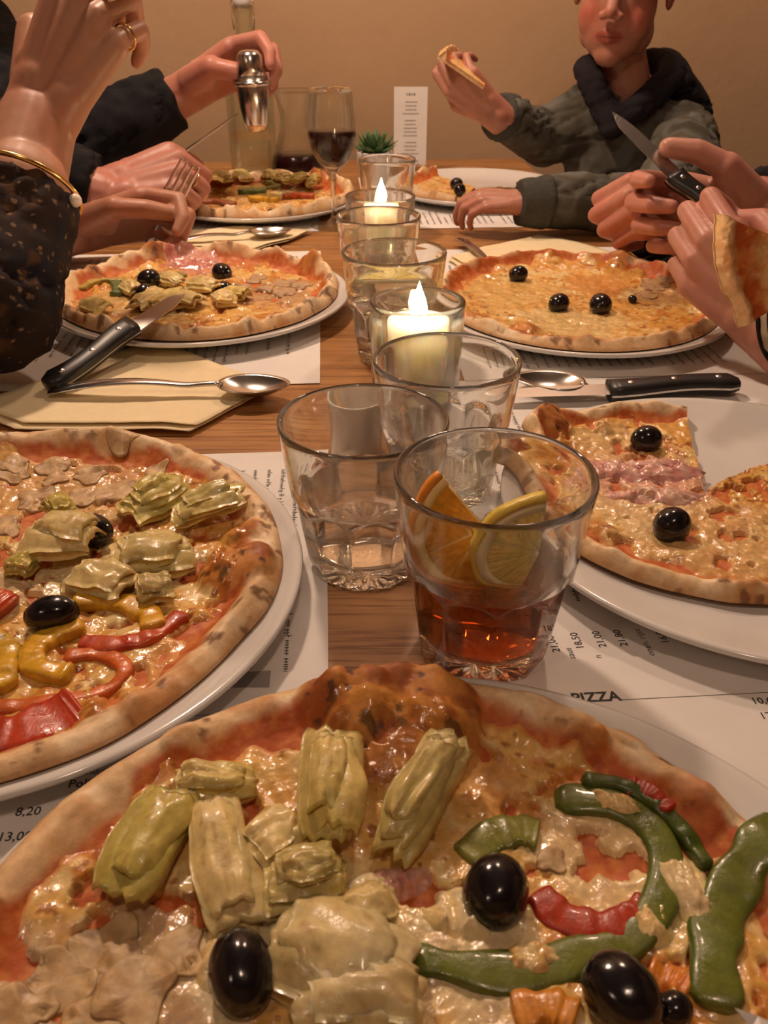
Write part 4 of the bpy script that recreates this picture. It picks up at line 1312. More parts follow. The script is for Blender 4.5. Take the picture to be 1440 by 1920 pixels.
steak_knife(mk0, mk1, (0.62, 0.25, 0.75), 0.48, 'thin table knife held by the man in the black sweater', hw=0.012, bh=0.009)

def spoon(p0, p1, label, z0=0.004, z1=0.0035, arch=0.006, Wd=0.036, BL=0.055):
    """p0 end of the handle, p1 tip of the bowl"""
    p0 = V(p0[0], p0[1], z0); p1 = V(p1[0], p1[1], z1); d = unit(p1-p0); L = np.linalg.norm(p1-p0)
    u = unit(V(0,0,1) - d*d[2]); sd = np.cross(d, u)
    t = thing('spoon', p0, label, 'spoon')
    n = 22; pts = []; sc = []
    for i in range(n):
        q = i/(n-1); x = q*(L-BL+0.004)
        z = arch*math.sin(math.pi*min(1, q*1.0))**1.0 + (0.006*float(sstep(0.75, 1.0, q)))
        pts.append(p0 + d*x + u*z)
        w = 0.0125*(1-q)**0.9 + 0.0042 if q > 0.03 else 0.012
        sc.append((w, 0.0026 + 0.0012*q))
    sec = [(math.cos(2*math.pi*k/12)*0.5, math.sin(2*math.pi*k/12)*0.5) for k in range(12)]
    h = MB(); h.sweep(pts, sec, u, sc); h.build('handle', M['steel'], t)
    c = p0 + d*(L-BL*0.5) + u*0.0075
    v = []; f = []; nr, nt = 12, 40
    for side in (0, 1):
        for i in range(nr+1):
            r = i/nr
            for k in range(nt):
                a = 2*math.pi*k/nt
                egg = 1 - 0.16*math.cos(a)
                x = math.cos(a)*r*BL/2; y = math.sin(a)*r*Wd/2*egg
                z = -0.0085*(1-r**2.2) + (0.0 if side == 0 else -0.0010)
                v.append(c + d*x + sd*y + u*z)
    m = (nr+1)*nt
    for i in range(nr):
        for k in range(nt):
            k2 = (k+1) % nt
            f.append((i*nt+k, (i+1)*nt+k, (i+1)*nt+k2, i*nt+k2)); f.append((m+i*nt+k, m+i*nt+k2, m+(i+1)*nt+k2, m+(i+1)*nt+k))
    for k in range(nt):
        k2 = (k+1) % nt; f.append((nr*nt+k2, nr*nt+k, m+nr*nt+k, m+nr*nt+k2))
    b = MB(); b.add(v, f); b.build('bowl', M['steel'], t)
    return t
spoon(G(98, 752), G(546, 752), 'steel spoon lying on the cream napkin by the left pizza', .0085, .0075, .008)
spoon(G(322, 466), G(548, 449), 'steel spoon lying on the far left napkin', .0075, .0065, .006)
spoon(G(1185, 752), G(962, 728), 'steel spoon beside the right plate, behind the tumblers', .004, .0035, .004)
spoon(G(862, 461), G(960, 545), 'steel spoon on the right napkin, its handle end pointing to the candle', .0085, .0040, .004, .03, .045)

def fork(p0, p1, up, label):
    p0 = V(p0); p1 = V(p1); d, sd, u = frame(p0, p1, up); L = np.linalg.norm(p1-p0)
    t = thing('fork', p0, label, 'fork')
    sec = [(math.cos(2*math.pi*k/12)*0.5, math.sin(2*math.pi*k/12)*0.5) for k in range(12)]
    n = 18; HL = L-0.062
    h = MB(); h.sweep([p0 + d*HL*i/(n-1) for i in range(n)], sec, u, [(0.012*(1-i/(n-1))+0.0045, 0.0028) for i in range(n)]); h.build('handle', M['steel'], t)
    h = MB(); n = 10
    h.sweep([p0 + d*(HL-0.002+0.024*i/(n-1)) + u*(-0.004*math.sin(i/(n-1)*1.5)) for i in range(n)], sec, u, [(0.0050+0.0210*float(sstep(0, .75, i/(n-1))), 0.0028) for i in range(n)]); h.build('neck', M['steel'], t)
    for k in range(4):
        o = (k-1.5)*0.0068
        h = MB(); m = 10
        h.sweep([p0 + d*(HL+0.019+0.043*i/(m-1)) + sd*o + u*(-0.004+0.011*(i/(m-1))**2) for i in range(m)], sec, u, [(0.0046*(1-0.5*i/(m-1)), 0.0026*(1-0.4*i/(m-1))) for i in range(m)]); h.build('tine', M['steel'], t)
    return t
fk0, fk1 = A(262, 500, .985), A(358, 302, .985)
fork(fk0, fk1, (0.45, -0.80, 0.4), 'steel fork held tines up in the woman\'s hand')

# ---------------------------------------------------------------- toothpick cup
cp = G(667, 745, .05); cp = V(cp[0]-0.0005, cp[1]+0.0015, 0.0)
mb = MB()
mb.lathe([(1e-5, .0008), (.0150, .0008), (.0168, .0022), (.0185, .046), (.0190, .0490), (.0186, .0500), (.0176, .0500), (.0171, .0490), (.0155, .006), (1e-5, .005)], 64, cp[0], cp[1])
single('toothpick_cup', mb, plain('ivory_ceramic', (.70, .64, .57), 0.25, var=.03, coat=.2), (cp[0], cp[1], 0), 'small white ceramic toothpick cup behind the water tumbler', 'cup')
for i, (a, b) in enumerate([((.010, .004, .008), (-.0175, .004, .0545)), ((.011, -.003, .008), (-.0165, -.003, .0550)), ((.008, .009, .008), (-.0155, .0085, .0520))]):
    q0 = cp + V(a); q1 = cp + V(b)
    mb = MB(); mb.tube([q0, q0+(q1-q0)*.06, q0+(q1-q0)*.94, q1], [.0003, .0010, .0010, .0003], 8)
    single('toothpick', mb, M['toothpick'], q0, ('middle wooden toothpick leaning left in the white cup', 'front wooden toothpick leaning left in the white cup', 'rear wooden toothpick leaning left in the white cup')[i], 'toothpick', 'toothpicks in the white cup')

# ---------------------------------------------------------------- wine glass, carafe, bottle, plant, menu card
def lathe_thing(name, prof, n, c, mat, label, cat):
    mb = MB(); mb.lathe([(max(r, 1e-5), z) for r, z in prof], n)
    o = put(name, make_mesh(name, mb.v, mb.f), mat); o.location = (c[0], c[1], c[2]); ORG[o.name] = V(0,0,0)
    return tag(o, label, cat)
def wet_below(o, first, n, level):
    me = o.data; me.materials.append(M['wetglass'])
    for q in me.polygons:
        if min(q.vertices) >= first*n and max(me.vertices[i].co.z for i in q.vertices) <= level: q.material_index = 1
wg = V(-0.0655, 1.140, 0.0012)
outer = [(0, 0), (.030, 0), (.0315, .001), (.030, .0022), (.012, .0045), (.005, .009), (.0036, .018), (.0034, .055), (.0042, .066), (.010, .0725), (.020, .081), (.0275, .095), (.0308, .112), (.0303, .130), (.0268, .158), (.0256, .164)]
inner = [(.0246, .164), (.0258, .158), (.0293, .130), (.0298, .1165), (.0298, .112), (.0265, .096), (.019, .083), (.009, .0765), (0, .0745)]
w_ = lathe_thing('wine_glass', outer+inner, 64, wg, M['thinglass'], 'stemmed glass half full of red wine beside the far candle', 'wine glass')
wet_below(w_, 16, 64, .1166)
mb = MB(); mb.lathe([(1e-5, .0750), (.009, .0769), (.0188, .0834), (.0262, .0962), (.0296, .112), (.0296, .1165), (1e-5, .1163)], 64)
put('wine', make_mesh('wine', mb.v, mb.f), M['wine'], w_)
cf = V(-0.139, 1.430, 0.0008)
outer = [(0, 0), (.036, 0), (.042, .004), (.0440, .016), (.041, .036), (.033, .060), (.0255, .080), (.0240, .100), (.0275, .122), (.0335, .134), (.0338, .136), (.0328, .1372)]
inner = [(.0315, .1362), (.0310, .133), (.0252, .121), (.0218, .100), (.0233, .080), (.0308, .059), (.0353, .046), (.0388, .036), (.0417, .016), (.039, .0055), (0, .004)]
w_ = lathe_thing('wine_carafe', outer+inner, 64, cf, M['thinglass'], 'clear carafe with red wine in its base, left of the wine glass', 'carafe')
wet_below(w_, 12, 64, .0461)
mb = MB(); mb.lathe([(1e-5, .0045), (.0385, .006), (.0413, .016), (.0384, .036), (.0349, .0458), (1e-5, .0458)], 64)
put('wine', make_mesh('wine', mb.v, mb.f), M['wine'], w_)
bt = V(-0.2140, 1.470, 0.0008)
outer = [(0, 0), (.034, 0), (.0375, .003), (.038, .012), (.038, .135), (.036, .150), (.028, .172), (.0185, .190), (.0145, .205), (.0140, .232), (.0165, .236), (.0165, .246), (.0150, .248)]
inner = [(.0120, .247), (.0115, .205), (.0160, .190), (.0255, .171), (.0335, .150), (.0355, .135), (.0355, .012), (.033, .006), (0, .005)]
w_ = lathe_thing('water_bottle', outer+inner, 64, bt, M['greenglass'], 'tall clear swing-top water bottle standing by the wall', 'bottle')
mb = MB(); mb.lathe([(1e-5, .0055), (.033, .0068), (.0350, .012), (.0350, .072), (1e-5, .0718)], 64)
put('water', make_mesh('water', mb.v, mb.f), M['water'], w_)
mb = MB(); mb.lathe([(1e-5, .243), (.0112, .243), (.0135, .252), (.0135, .262), (.008, .267), (1e-5, .268)], 32)
put('stopper', make_mesh('stopper', mb.v, mb.f), M['china'], w_)
mb = MB(); mb.tube([(-.0150, 0, .215), (-.0185, 0, .245), (-.0150, 0, .2565), (0, 0, .2660), (.0150, 0, .2565), (.0185, 0, .245), (.0150, 0, .215)], .0012, 8)
put('wire_bail', make_mesh('wire_bail', mb.v, mb.f), M['steel'], w_)

pp = V(-0.0150, 1.405, 0)
t = thing('potted_succulent', pp, 'green succulent in a small white pot against the wall', 'plant')
mb = MB(); mb.lathe([(1e-5, .0008), (.020, .0008), (.022, .003), (.0275, .040), (.0285, .052), (.0280, .054), (.0255, .054), (.0245, .050), (1e-5, .048)], 48, pp[0], pp[1]); mb.build('pot', M['china'], t)
mb = MB(); mb.lathe([(1e-5, .0515), (.0240, .0505), (.0235, .0490), (1e-5, .0488)], 32, pp[0], pp[1]); mb.build('soil', M['soil'], t)
rg = random.Random(5)
for ring_, (cnt, ln, el) in enumerate(((11, .036, 18), (10, .034, 40), (8, .030, 60), (5, .025, 78))):
    for k in range(cnt):
        a = 2*math.pi*(k+0.5*(ring_ % 2))/cnt + rg.uniform(-.15, .15); e = math.radians(el+rg.uniform(-6, 6))
        d = V(math.cos(a)*math.cos(e), math.sin(a)*math.cos(e), math.sin(e)); b0 = pp + V(0, 0, .051) + V(math.cos(a), math.sin(a), 0)*.004
        P = [b0 + d*ln*q + V(0, 0, .006*q*q) for q in np.linspace(0, 1, 7)]
        sec = [(math.cos(2*math.pi*j/10)*.5, math.sin(2*math.pi*j/10)*.5) for j in range(10)]
        mb = MB(); mb.sweep(P, sec, (0, 0, 1) if el < 70 else (math.cos(a), math.sin(a), .3), [(w, w*.38) for w in (.006, .0105, .0125, .012, .0095, .005, .0012)]); mb.build('leaf', M['leaf'], t)

mc = V(0.0440, 1.520, 0)
t = thing('menu_card', mc, 'narrow white printed menu card standing by the wall', 'menu card')
mb = MB(); mb.box((mc[0]-.030, mc[1]-.012, .0008), (mc[0]+.030, mc[1]+.012, .014)); mb.build('stand', M['wood'], t, False, .001)
mb = MB(); mb.box((mc[0]-.0275, mc[1]-.0006, .010), (mc[0]+.0275, mc[1]+.0006, .134)); mb.build('card', M['paper'], t, False)
mb = MB(); rg = random.Random(8); z = .121
for i in range(17):
    hh = .0046 if i == 0 else .0026
    L = rg.uniform(.016, .034) if i else .014
    x = -L/2
    while x < L/2:
        w = hh*rg.uniform(.3, .8)
        mb.add([(mc[0]+x, mc[1]-.00085, z), (mc[0]+x+w, mc[1]-.00085, z), (mc[0]+x+w, mc[1]-.00085, z+hh*.8), (mc[0]+x, mc[1]-.00085, z+hh*.8)], [(0,1,2,3)])
        x += w + hh*.3
    z -= .0105 if i in (0, 4, 9) else .0058
tag(mb.build('printed_text', M['greyink'], t, False), 'small grey menu print', kind='stuff')
# ---------------------------------------------------------------- people
M['skin'] = vcol_mat('skin', (0.38, 0.55), 120, 0.05, 0.12, 350, sss=0.35)
def cap(mb, p0, r0, p1, r1, n=16, flat0=False, flat1=False):
    p0 = V(p0); p1 = V(p1); d = unit(p1-p0); h = V(0,0,1) if abs(d[2]) < .9 else V(1,0,0)
    a = unit(np.cross(d, h)); b = np.cross(d, a); rows = []
    if flat0: rows.append((p0, 1e-4))
    else:
        for k in range(5): t = math.pi/2*k/5; rows.append((p0 - d*r0*math.cos(t), max(1e-4, r0*math.sin(t))))
    rows += [(p0, r0), (p1, r1)]
    if flat1: rows.append((p1, 1e-4))
    else:
        for k in range(4, -1, -1): t = math.pi/2*k/5; rows.append((p1 + d*r1*math.cos(t), max(1e-4, r1*math.sin(t))))
    v = [c + (a*math.cos(2*math.pi*k/n) + b*math.sin(2*math.pi*k/n))*r for c, r in rows for k in range(n)]; f = []
    for i in range(len(rows)-1):
        for k in range(n):
            k2 = (k+1) % n; f.append((i*n+k, i*n+k2, (i+1)*n+k2, (i+1)*n+k))
    f.append(tuple(range(n-1, -1, -1))); f.append(tuple((len(rows)-1)*n+k for k in range(n)))
    mb.add(v, f)
def remesh(mb, voxel, it=4, fac=0.5):
    """one continuous skin over overlapping limbs"""
    me = make_mesh('tmp', mb.v, mb.f)
    ob = bpy.data.objects.new('tmp', me); COL.objects.link(ob)
    m = ob.modifiers.new('r', 'REMESH'); m.mode = 'VOXEL'; m.voxel_size = voxel
    s = ob.modifiers.new('s', 'SMOOTH'); s.factor = fac; s.iterations = it
    dg = bpy.context.evaluated_depsgraph_get(); dg.update()
    e = ob.evaluated_get(dg); q = e.to_mesh()
    v = np.empty(len(q.vertices)*3, np.float32); q.vertices.foreach_get('co', v)
    nrm = np.empty(len(q.vertices)*3, np.float32); q.vertices.foreach_get('normal', nrm)
    f = np.empty(len(q.loops), np.int32); q.loops.foreach_get('vertex_index', f)
    tot = np.empty(len(q.polygons), np.int32); q.polygons.foreach_get('loop_total', tot)
    e.to_mesh_clear(); bpy.data.objects.remove(ob); bpy.data.meshes.remove(me)
    v = v.reshape(-1, 3).astype(float); nrm = nrm.reshape(-1, 3).astype(float)
    if (tot == 4).all(): f = f.reshape(-1, 4)
    else:
        out = []; k = 0
        for n in tot: out.append(f[k:k+n]); k += n
        f = np.array([list(q) + [q[-1]]*(4-len(q)) for q in out])
    return v, f, nrm
def join(parts):
    vs = []; fs = []; cs = []; b = 0
    for v, f, c in parts:
        vs.append(v); fs.append(f+b); cs.append(np.broadcast_to(V(c), v.shape) if np.ndim(c) == 1 else c); b += len(v)
    return np.concatenate(vs), np.concatenate(fs), np.concatenate(cs)

FB = [(-.029, .086, .001), (-.0095, .092, .004), (.010, .088, .003), (.0275, .079, -.002)]
FL = [(.043, .026, .021), (.047, .030, .022), (.043, .027, .021), (.034, .020, .018)]
FR = [.0092, .0095, .0090, .0078]
def hand(mb, wrist, f, b, side, curls, spread=0.05, thumb=None, s=1.0, plump=1.0):
    """curls: four (mcp, pip, dip) in degrees; thumb: three local points. Returns the local frame and the finger joints"""
    f = unit(f); b = unit(V(b) - f*np.dot(f, b)); X = np.cross(f, b)
    if side == 'L': X = -X
    wrist = V(wrist)
    W = lambda p: wrist + (X*p[0] + f*p[1] + b*p[2])*s
    k = s*plump
    cap(mb, W((-.011, -.03, 0)), .0185*k, W((-.014, .02, 0)), .0175*k); cap(mb, W((.011, -.03, 0)), .0185*k, W((.014, .02, 0)), .0175*k)
    joints = []
    for i in range(4):
        bx, by, bz = FB[i]
        cap(mb, W((bx*.55, .012, 0)), .0150*k, W((bx, by-.004, bz-.002)), .0112*k)
        if i: cap(mb, W((FB[i-1][0]*.8, .03, -.001)), .013*k, W(((bx+FB[i-1][0])/2, by-.014, -.001)), .0105*k)
        sp = spread*(i-1.4); ang = 0.0; p = V(bx, by, bz); js = [W(p)]
        for j in range(3):
            ang += math.radians(curls[i][j])
            d = V(math.sin(sp)*math.cos(ang), math.cos(sp)*math.cos(ang), -math.sin(ang))
            q = p + d*FL[i][j]
            r0 = FR[i]*(1-.08*j); r1 = FR[i]*(1-.08*(j+1)) * (0.9 if j == 2 else 1)
            cap(mb, W(p), r0*k, W(q - d*(.004 if j == 2 else 0)), r1*k)
            p = q; js.append(W(p))
        joints.append(js)
    if thumb is None: thumb = [(-.050, .050, -.018), (-.056, .080, -.030), (-.046, .104, -.038)]
    cap(mb, W((-.020, .016, -.006)), .0175*k, W(thumb[0]), .0135*k)
    cap(mb, W((-.015, .035, -.010)), .0150*k, W(thumb[0]), .0120*k)
    cap(mb, W(thumb[0]), .0118*k, W(thumb[1]), .0105*k); cap(mb, W(thumb[1]), .0106*k, W(thumb[2]), .0088*k)
    return W, joints
def skin_cols(v, base, seed=0, red=0.25):
    n = fbm(v[:, 0]*28+v[:, 2]*19, v[:, 1]*28-v[:, 2]*13, 140+seed, 4)
    c = mixc(np.broadcast_to(V(base), v.shape), V(base)*V(1.05, .80, .78), sstep(.35, .65, n)*red*2)
    return c
def nail(parent, js, b, mat, s=1.0):
    d = unit(js[3]-js[2]); up = unit(V(b) - d*np.dot(d, b)); sd = np.cross(d, up)
    mb = MB(); mb.ball(js[3] - d*.003*s + up*.0050*s, (.0058*s, .0045*s, .0018*s), 12, 8, np.stack([d, sd, up], 1)); mb.build('fingernail', mat, parent)

def sleeve_mesh(mb, voxel, amp, seed, it=3):
    v, f, n = remesh(mb, voxel, it)
    w = fbm(v[:, 0]*26+v[:, 2]*22+seed, v[:, 1]*26+v[:, 2]*30, 150+seed, 4)
    w2 = np.abs(fbm(v[:, 0]*14-v[:, 2]*26+seed, v[:, 1]*16+v[:, 2]*20, 160+seed, 3)-.5)
    v = v + n*((w-.5)*amp*1.5 - np.exp(-(w2/.03)**2)*amp*.8)[:, None]
    return v, f
def wear(name, mb, mat, person, voxel=.005, amp=.005, seed=0, label=None, it=3):
    v, f = sleeve_mesh(mb, voxel, amp, seed, it)
    o = put(name, make_mesh(name, v - root_org(person), f), mat, person)
    if label: o['label'] = label
    return o

def head(mb, c, fwd, up, s=1.0):
    y = unit(fwd); z = unit(V(up) - y*np.dot(y, up)); x = np.cross(y, z); R = np.stack([x, y, z], 1)
    W = lambda p: V(c) + R @ (V(p)*s)
    E = lambda p, r: mb.ball(W(p), tuple(q*s for q in r), 24, 16, R)
    E((0, -.014, .030), (.073, .092, .082)); E((0, .016, -.030), (.061, .064, .078)); E((0, .036, -.058), (.052, .045, .052)); E((0, .054, -.092), (.026, .024, .022))
    for q in (-1, 1):
        E((q*.030, .040, -.042), (.031, .032, .038)); E((q*.040, .008, -.066), (.022, .036, .030)); E((q*.0125, .0925, -.034), (.0085, .009, .0075))
        E((q*.0760, -.016, -.004), (.0085, .021, .033)); E((q*.0820, -.024, .004), (.0060, .014, .024)); E((q*.030, .066, .002), (.0150, .0145, .0125))
    cap(mb, W((0, .076, .004)), .0085*s, W((0, .0985, -.028)), .0105*s); cap(mb, W((-.034, .066, .022)), .012*s, W((.034, .066, .022)), .012*s)
    cap(mb, W((-.020, .0725, -.0635)), .0050*s, W((0, .0815, -.0600)), .0060*s); cap(mb, W((.020, .0725, -.0635)), .0050*s, W((0, .0815, -.0600)), .0060*s)
    cap(mb, W((-.017, .0725, -.0690)), .0055*s, W((0, .0795, -.0710)), .0062*s); cap(mb, W((.017, .0725, -.0690)), .0055*s, W((0, .0795, -.0710)), .0062*s)
    cap(mb, W((0, -.022, -.06)), .046*s, W((0, -.035, -.155)), .050*s)
    return R, W
def head_cols(v, c, R, s, base, red=.5, hair=None):
    p = ((v - V(c)) @ R)/s
    col = skin_cols(v, base)
    def blob(q, r): return np.exp(-(((p-V(q))/V(r))**2).sum(1))
    ax = np.stack([np.abs(p[:, 0]), p[:, 1], p[:, 2]], 1)
    bl = lambda q, r: np.exp(-(((ax-V(q))/V(r))**2).sum(1))
    col = mixc(col, V(base)*V(1.05, .55, .52), red*np.clip(bl((.040, .066, -.034), (.022, .04, .022)) + .6*bl((0, .100, -.028), (.012, .02, .012)) + .7*bl((.080, -.012, -.005), (.012, .03, .035)), 0, 1))
    lip = sstep(.35, .6, bl((0, .084, -.0650), (.0275, .03, .0120)))
    col = mixc(col, V(base)*V(.72, .30, .30), lip*.9)
    col = mixc(col, V(.10, .03, .03), sstep(.5, .8, bl((0, .084, -.0655), (.026, .03, .0018)))*.9)
    col = mixc(col, V(.09, .03, .02), sstep(.4, .7, bl((.0065, .094, -.0420), (.0035, .010, .0028))))
    col = mixc(col, V(.12, .07, .04), .8*sstep(.3, .6, bl((.030, .080, .024), (.020, .02, .0042))))
    eye = sstep(.30, .36, bl((.030, .080, .0010), (.0130, .03, .0042)))
    col = mixc(col, V(.30, .25, .22), eye); col = mixc(col, V(.03, .025, .03), eye*sstep(.4, .5, bl((.030, .08, .002), (.0062, .03, .0062))))  # eye whites darkened: shade put into their colour
    col = mixc(col, V(.10, .05, .035), sstep(.5, .7, bl((.030, .080, .0085), (.0165, .03, .0020)))*.85)
    return col

def fabric(name, stops, scale, rough=.9, bmp=.35, detail=4):
    m, nt, b = new_mat(name); co = coords(nt)
    nt.links.new(ramp(nt, noise(nt, co, scale, detail), stops), b.inputs['Base Color'])
    b.inputs['Roughness'].default_value = rough; b.inputs['Specular IOR Level'].default_value = .15
    bump(nt, b, noise(nt, co, 900, 2), bmp, .0006)
    return m
M['black_knit'] = fabric('black_knit', [(.3, (.010, .010, .012)), (.7, (.018, .018, .020))], 60)
M['dark_wool'] = fabric('dark_wool', [(.3, (.012, .013, .016)), (.7, (.022, .022, .028))], 60)
M['camo'] = fabric('grey_camouflage', [(.38, (.060, .055, .043)), (.46, (.115, .113, .098)), (.54, (.085, .076, .056)), (.64, (.145, .147, .132))], 17, detail=1.5)
M['hood_lining'] = fabric('hood_lining', [(.3, (.016, .014, .018)), (.7, (.028, .024, .028))], 40)
M['rib'] = fabric('ribbed_cuff', [(.3, (.055, .055, .048)), (.7, (.075, .074, .064))], 200)
M['cream_cuff'] = fabric('cream_cuff', [(.3, (.40, .34, .24)), (.7, (.52, .45, .32))], 200)
M['brown_cloth'] = fabric('brown_cloth', [(.3, (.070, .032, .020)), (.7, (.10, .05, .03))], 60)
M['hair_dark'] = plain('dark_hair', (.018, .013, .011), .45, scale=300, bmp=.6)
M['hair_fair'] = plain('fair_hair', (.22, .13, .06), .5, scale=300, bmp=.6)
M['pearl'] = plain('pearl', (.85, .75, .66), .2)
M['nail'] = plain('nail', (.62, .36, .28), .25)
def floral():
    m, nt, b = new_mat('dark_floral'); co = coords(nt)
    def spots(sc, thr, rnd):
        v = N(nt, 'ShaderNodeTexVoronoi'); v.inputs['Scale'].default_value = sc; v.inputs['Randomness'].default_value = rnd
        wv = N(nt, 'ShaderNodeVectorMath'); wv.operation = 'ADD'
        nz = N(nt, 'ShaderNodeTexNoise'); nz.inputs['Scale'].default_value = sc*1.5; nt.links.new(co, nz.inputs['Vector'])
        scl = N(nt, 'ShaderNodeVectorMath'); scl.operation = 'SCALE'; scl.inputs['Scale'].default_value = .9/sc
        nt.links.new(nz.outputs['Color'], scl.inputs[0]); nt.links.new(co, wv.inputs[0]); nt.links.new(scl.outputs[0], wv.inputs[1])
        nt.links.new(wv.outputs[0], v.inputs['Vector'])
        return ramp(nt, v.outputs['Distance'], [(thr*.45, (1, 1, 1)), (thr, (0, 0, 0))])
    base = ramp(nt, noise(nt, co, 22), [(.4, (.012, .011, .018)), (.6, (.028, .016, .012))])
    a = spots(105, .26, 1.0); c = spots(42, .36, 1.0)
    m1 = N(nt, 'ShaderNodeMix'); m1.data_type = 'RGBA'; nt.links.new(c, m1.inputs[0]); nt.links.new(base, m1.inputs[6]); m1.inputs[7].default_value = (.075, .036, .016, 1)
    m2 = N(nt, 'ShaderNodeMix'); m2.data_type = 'RGBA'; nt.links.new(a, m2.inputs[0]); nt.links.new(m1.outputs[2], m2.inputs[6]); m2.inputs[7].default_value = (.21, .13, .075, 1)
    nt.links.new(m2.outputs[2], b.inputs['Base Color']); b.inputs['Roughness'].default_value = .8; b.inputs['Specular IOR Level'].default_value = .2
    return m
M['floral'] = floral()

def torus(mb, c, axis, R, r, n=40, m=10, sq=1.0, e1=None):
    axis = unit(axis); h = V(0,0,1) if abs(axis[2]) < .9 else V(1,0,0)
    a = unit(np.cross(axis, h)) if e1 is None else unit(V(e1) - axis*np.dot(axis, e1)); b = np.cross(axis, a); v = []; f = []
    for i in range(n):
        t = 2*math.pi*i/n; d = a*math.cos(t) + b*math.sin(t)*sq
        for k in range(m):
            p = 2*math.pi*k/m; v.append(V(c) + d*(R + r*math.cos(p)) + axis*r*math.sin(p))
    for i in range(n):
        for k in range(m):
            i2 = (i+1) % n; k2 = (k+1) % m; f.append((i*m+k, i2*m+k, i2*m+k2, i*m+k2))
    mb.add(v, f)
def torso(mb, sl, sr, hip, r=.10, rs=.062):
    sl = V(sl); sr = V(sr); hip = V(hip); mid = (sl+sr)/2
    sd = unit(sr-sl)
    cap(mb, sl, rs, sr, rs)
    for q in (-.5, 0, .5):
        w = np.linalg.norm(sr-sl)*.55
        cap(mb, mid + sd*q*w - V(0, 0, .05), r*.82, hip + sd*q*w*.8, r)
def finish_person(p, parts):
    v, f, c = join(parts)
    return put('body', make_mesh('body', v - ORG[p.name], f, c), M['skin'], p)

SK_W = V(.45, .235, .150); SK_M = V(.47, .21, .155); SK_B = V(.45, .215, .150); SK_R = V(.50, .255, .190)

# --- woman on the left: right hand raised, left hand with the fork ----------------------------
p = thing('person', (-0.62, 0.82, -0.30), 'woman in dark floral sleeves at left, one hand raised, other holding the fork', 'person')
elb = A(-14, 606, .62) + V(0, 0, .012); wr = A(80, 212, .745)
mb = MB()
hd = unit(A(205, -60, .775) - wr)
W, J = hand(mb, wr, hd, (-.10, -.93, .30), 'R', [(38, 62, 35), (42, 66, 38), (46, 68, 40), (52, 66, 40)], .05, [(-.046, .052, -.022), (-.040, .078, -.046), (-.020, .092, -.058)], .98, 1.08)
cap(mb, wr - hd*.012, .031, wr - hd*.015 + (elb-wr)*.45, .038); cap(mb, wr + (elb-wr)*.4, .037, elb, .042)
v, f, _ = remesh(mb, .0019, 9); parts = [(v, f, skin_cols(v, SK_W, 1))]
wl2 = A(150, 432, .965); el2 = A(-90, 425, .95)
mb = MB()
fd = unit(A(300, 392, .98) - wl2)
W2, J2 = hand(mb, wl2, fd, (-.25, .72, .62), 'L', [(28, 62, 35), (40, 78, 45), (48, 82, 48), (55, 80, 48)], .03, [(-.047, .055, -.022), (-.042, .088, -.030), (-.030, .112, -.034)], .97, 1.0)
cap(mb, wl2 - fd*.01, .025, el2, .036)
v, f, _ = remesh(mb, .0019, 3); parts.append((v, f, skin_cols(v, SK_W*V(1, .92, .92), 2)))
mb = MB(); hc = V(-.455, .865, .425); R, HW = head(mb, hc, (.93, -.10, -.22), (0.2, 0, 1), .98)
cap(mb, V(-.56, .70, .20), .05, V(-.56, .98, .20), .05); cap(mb, HW((0, -.035, -.15)), .05, V(-.57, .84, .16), .08)
cap(mb, V(-.56, .70, .20), .045, elb, .040); cap(mb, V(-.56, .98, .20), .045, el2, .036)
v, f, _ = remesh(mb, .006, 3); parts.append((v, f, head_cols(v, hc, R, .98, SK_W)))
finish_person(p, parts)
mb = MB(); torso(mb, V(-.57, .71, .19), V(-.57, .98, .19), V(-.63, .84, -.28), .11)
cap(mb, V(-.56, .70, .19), .066, V(elb) + V(-.01, 0, .005), .052)
cuff = elb + (wr-elb)*.58
cap(mb, V(elb) + V(.002, 0, .004), .0525, cuff, .0450, flat1=True)
cap(mb, V(-.56, .98, .19), .062, el2, .048); cu2 = wl2 + (el2-wl2)*.10; cap(mb, el2, .046, cu2, .034, flat1=True)
wear('blouse', mb, M['floral'], p, .0055, .007, 3, 'dark blouse with small tan flowers')
mb = MB(); torus(mb, cuff + (wr-elb)*.015, wr-elb, .0447, .0022, 64, 8); mb.build('cuff_trim', M['gold'], p)
mb = MB(); mb.ball(G(92, 377, .12) if False else cuff + V(.046, -.012, -.004), .0052, 16, 10); mb.build('pearl_button', M['pearl'], p)
mb = MB(); c_ = J[3][0]*.62 + J[3][1]*.38; torus(mb, c_, J[3][1]-J[3][0], .0098, .0011, 40, 8); mb.build('ring', M['gold'], p)
mb = MB()
for q in range(26):
    a = -1.9 + 3.8*q/25
    d = V(-math.cos(a)*.5-.25, math.sin(a)*.9, 0)
    cap(mb, hc + V(-.01, 0, .075) + d*.05, .022, hc + d*.088 + V(-.01, 0, -.02), .024); cap(mb, hc + d*.088 + V(-.01, 0, -.02), .024, hc + d*.105 + V(-.03, 0, -.20), .020)
mb.ball(hc + V(-.012, 0, .045), (.088, .082, .076), 24, 16)
cap(mb, hc + V(.045, -.075, .03), .018, hc + V(.035, -.085, -.10), .022); cap(mb, hc + V(.035, -.085, -.10), .022, hc + V(.020, -.075, -.22), .018)
wear('hair', mb, M['hair_dark'], p, .006, .004, 5)

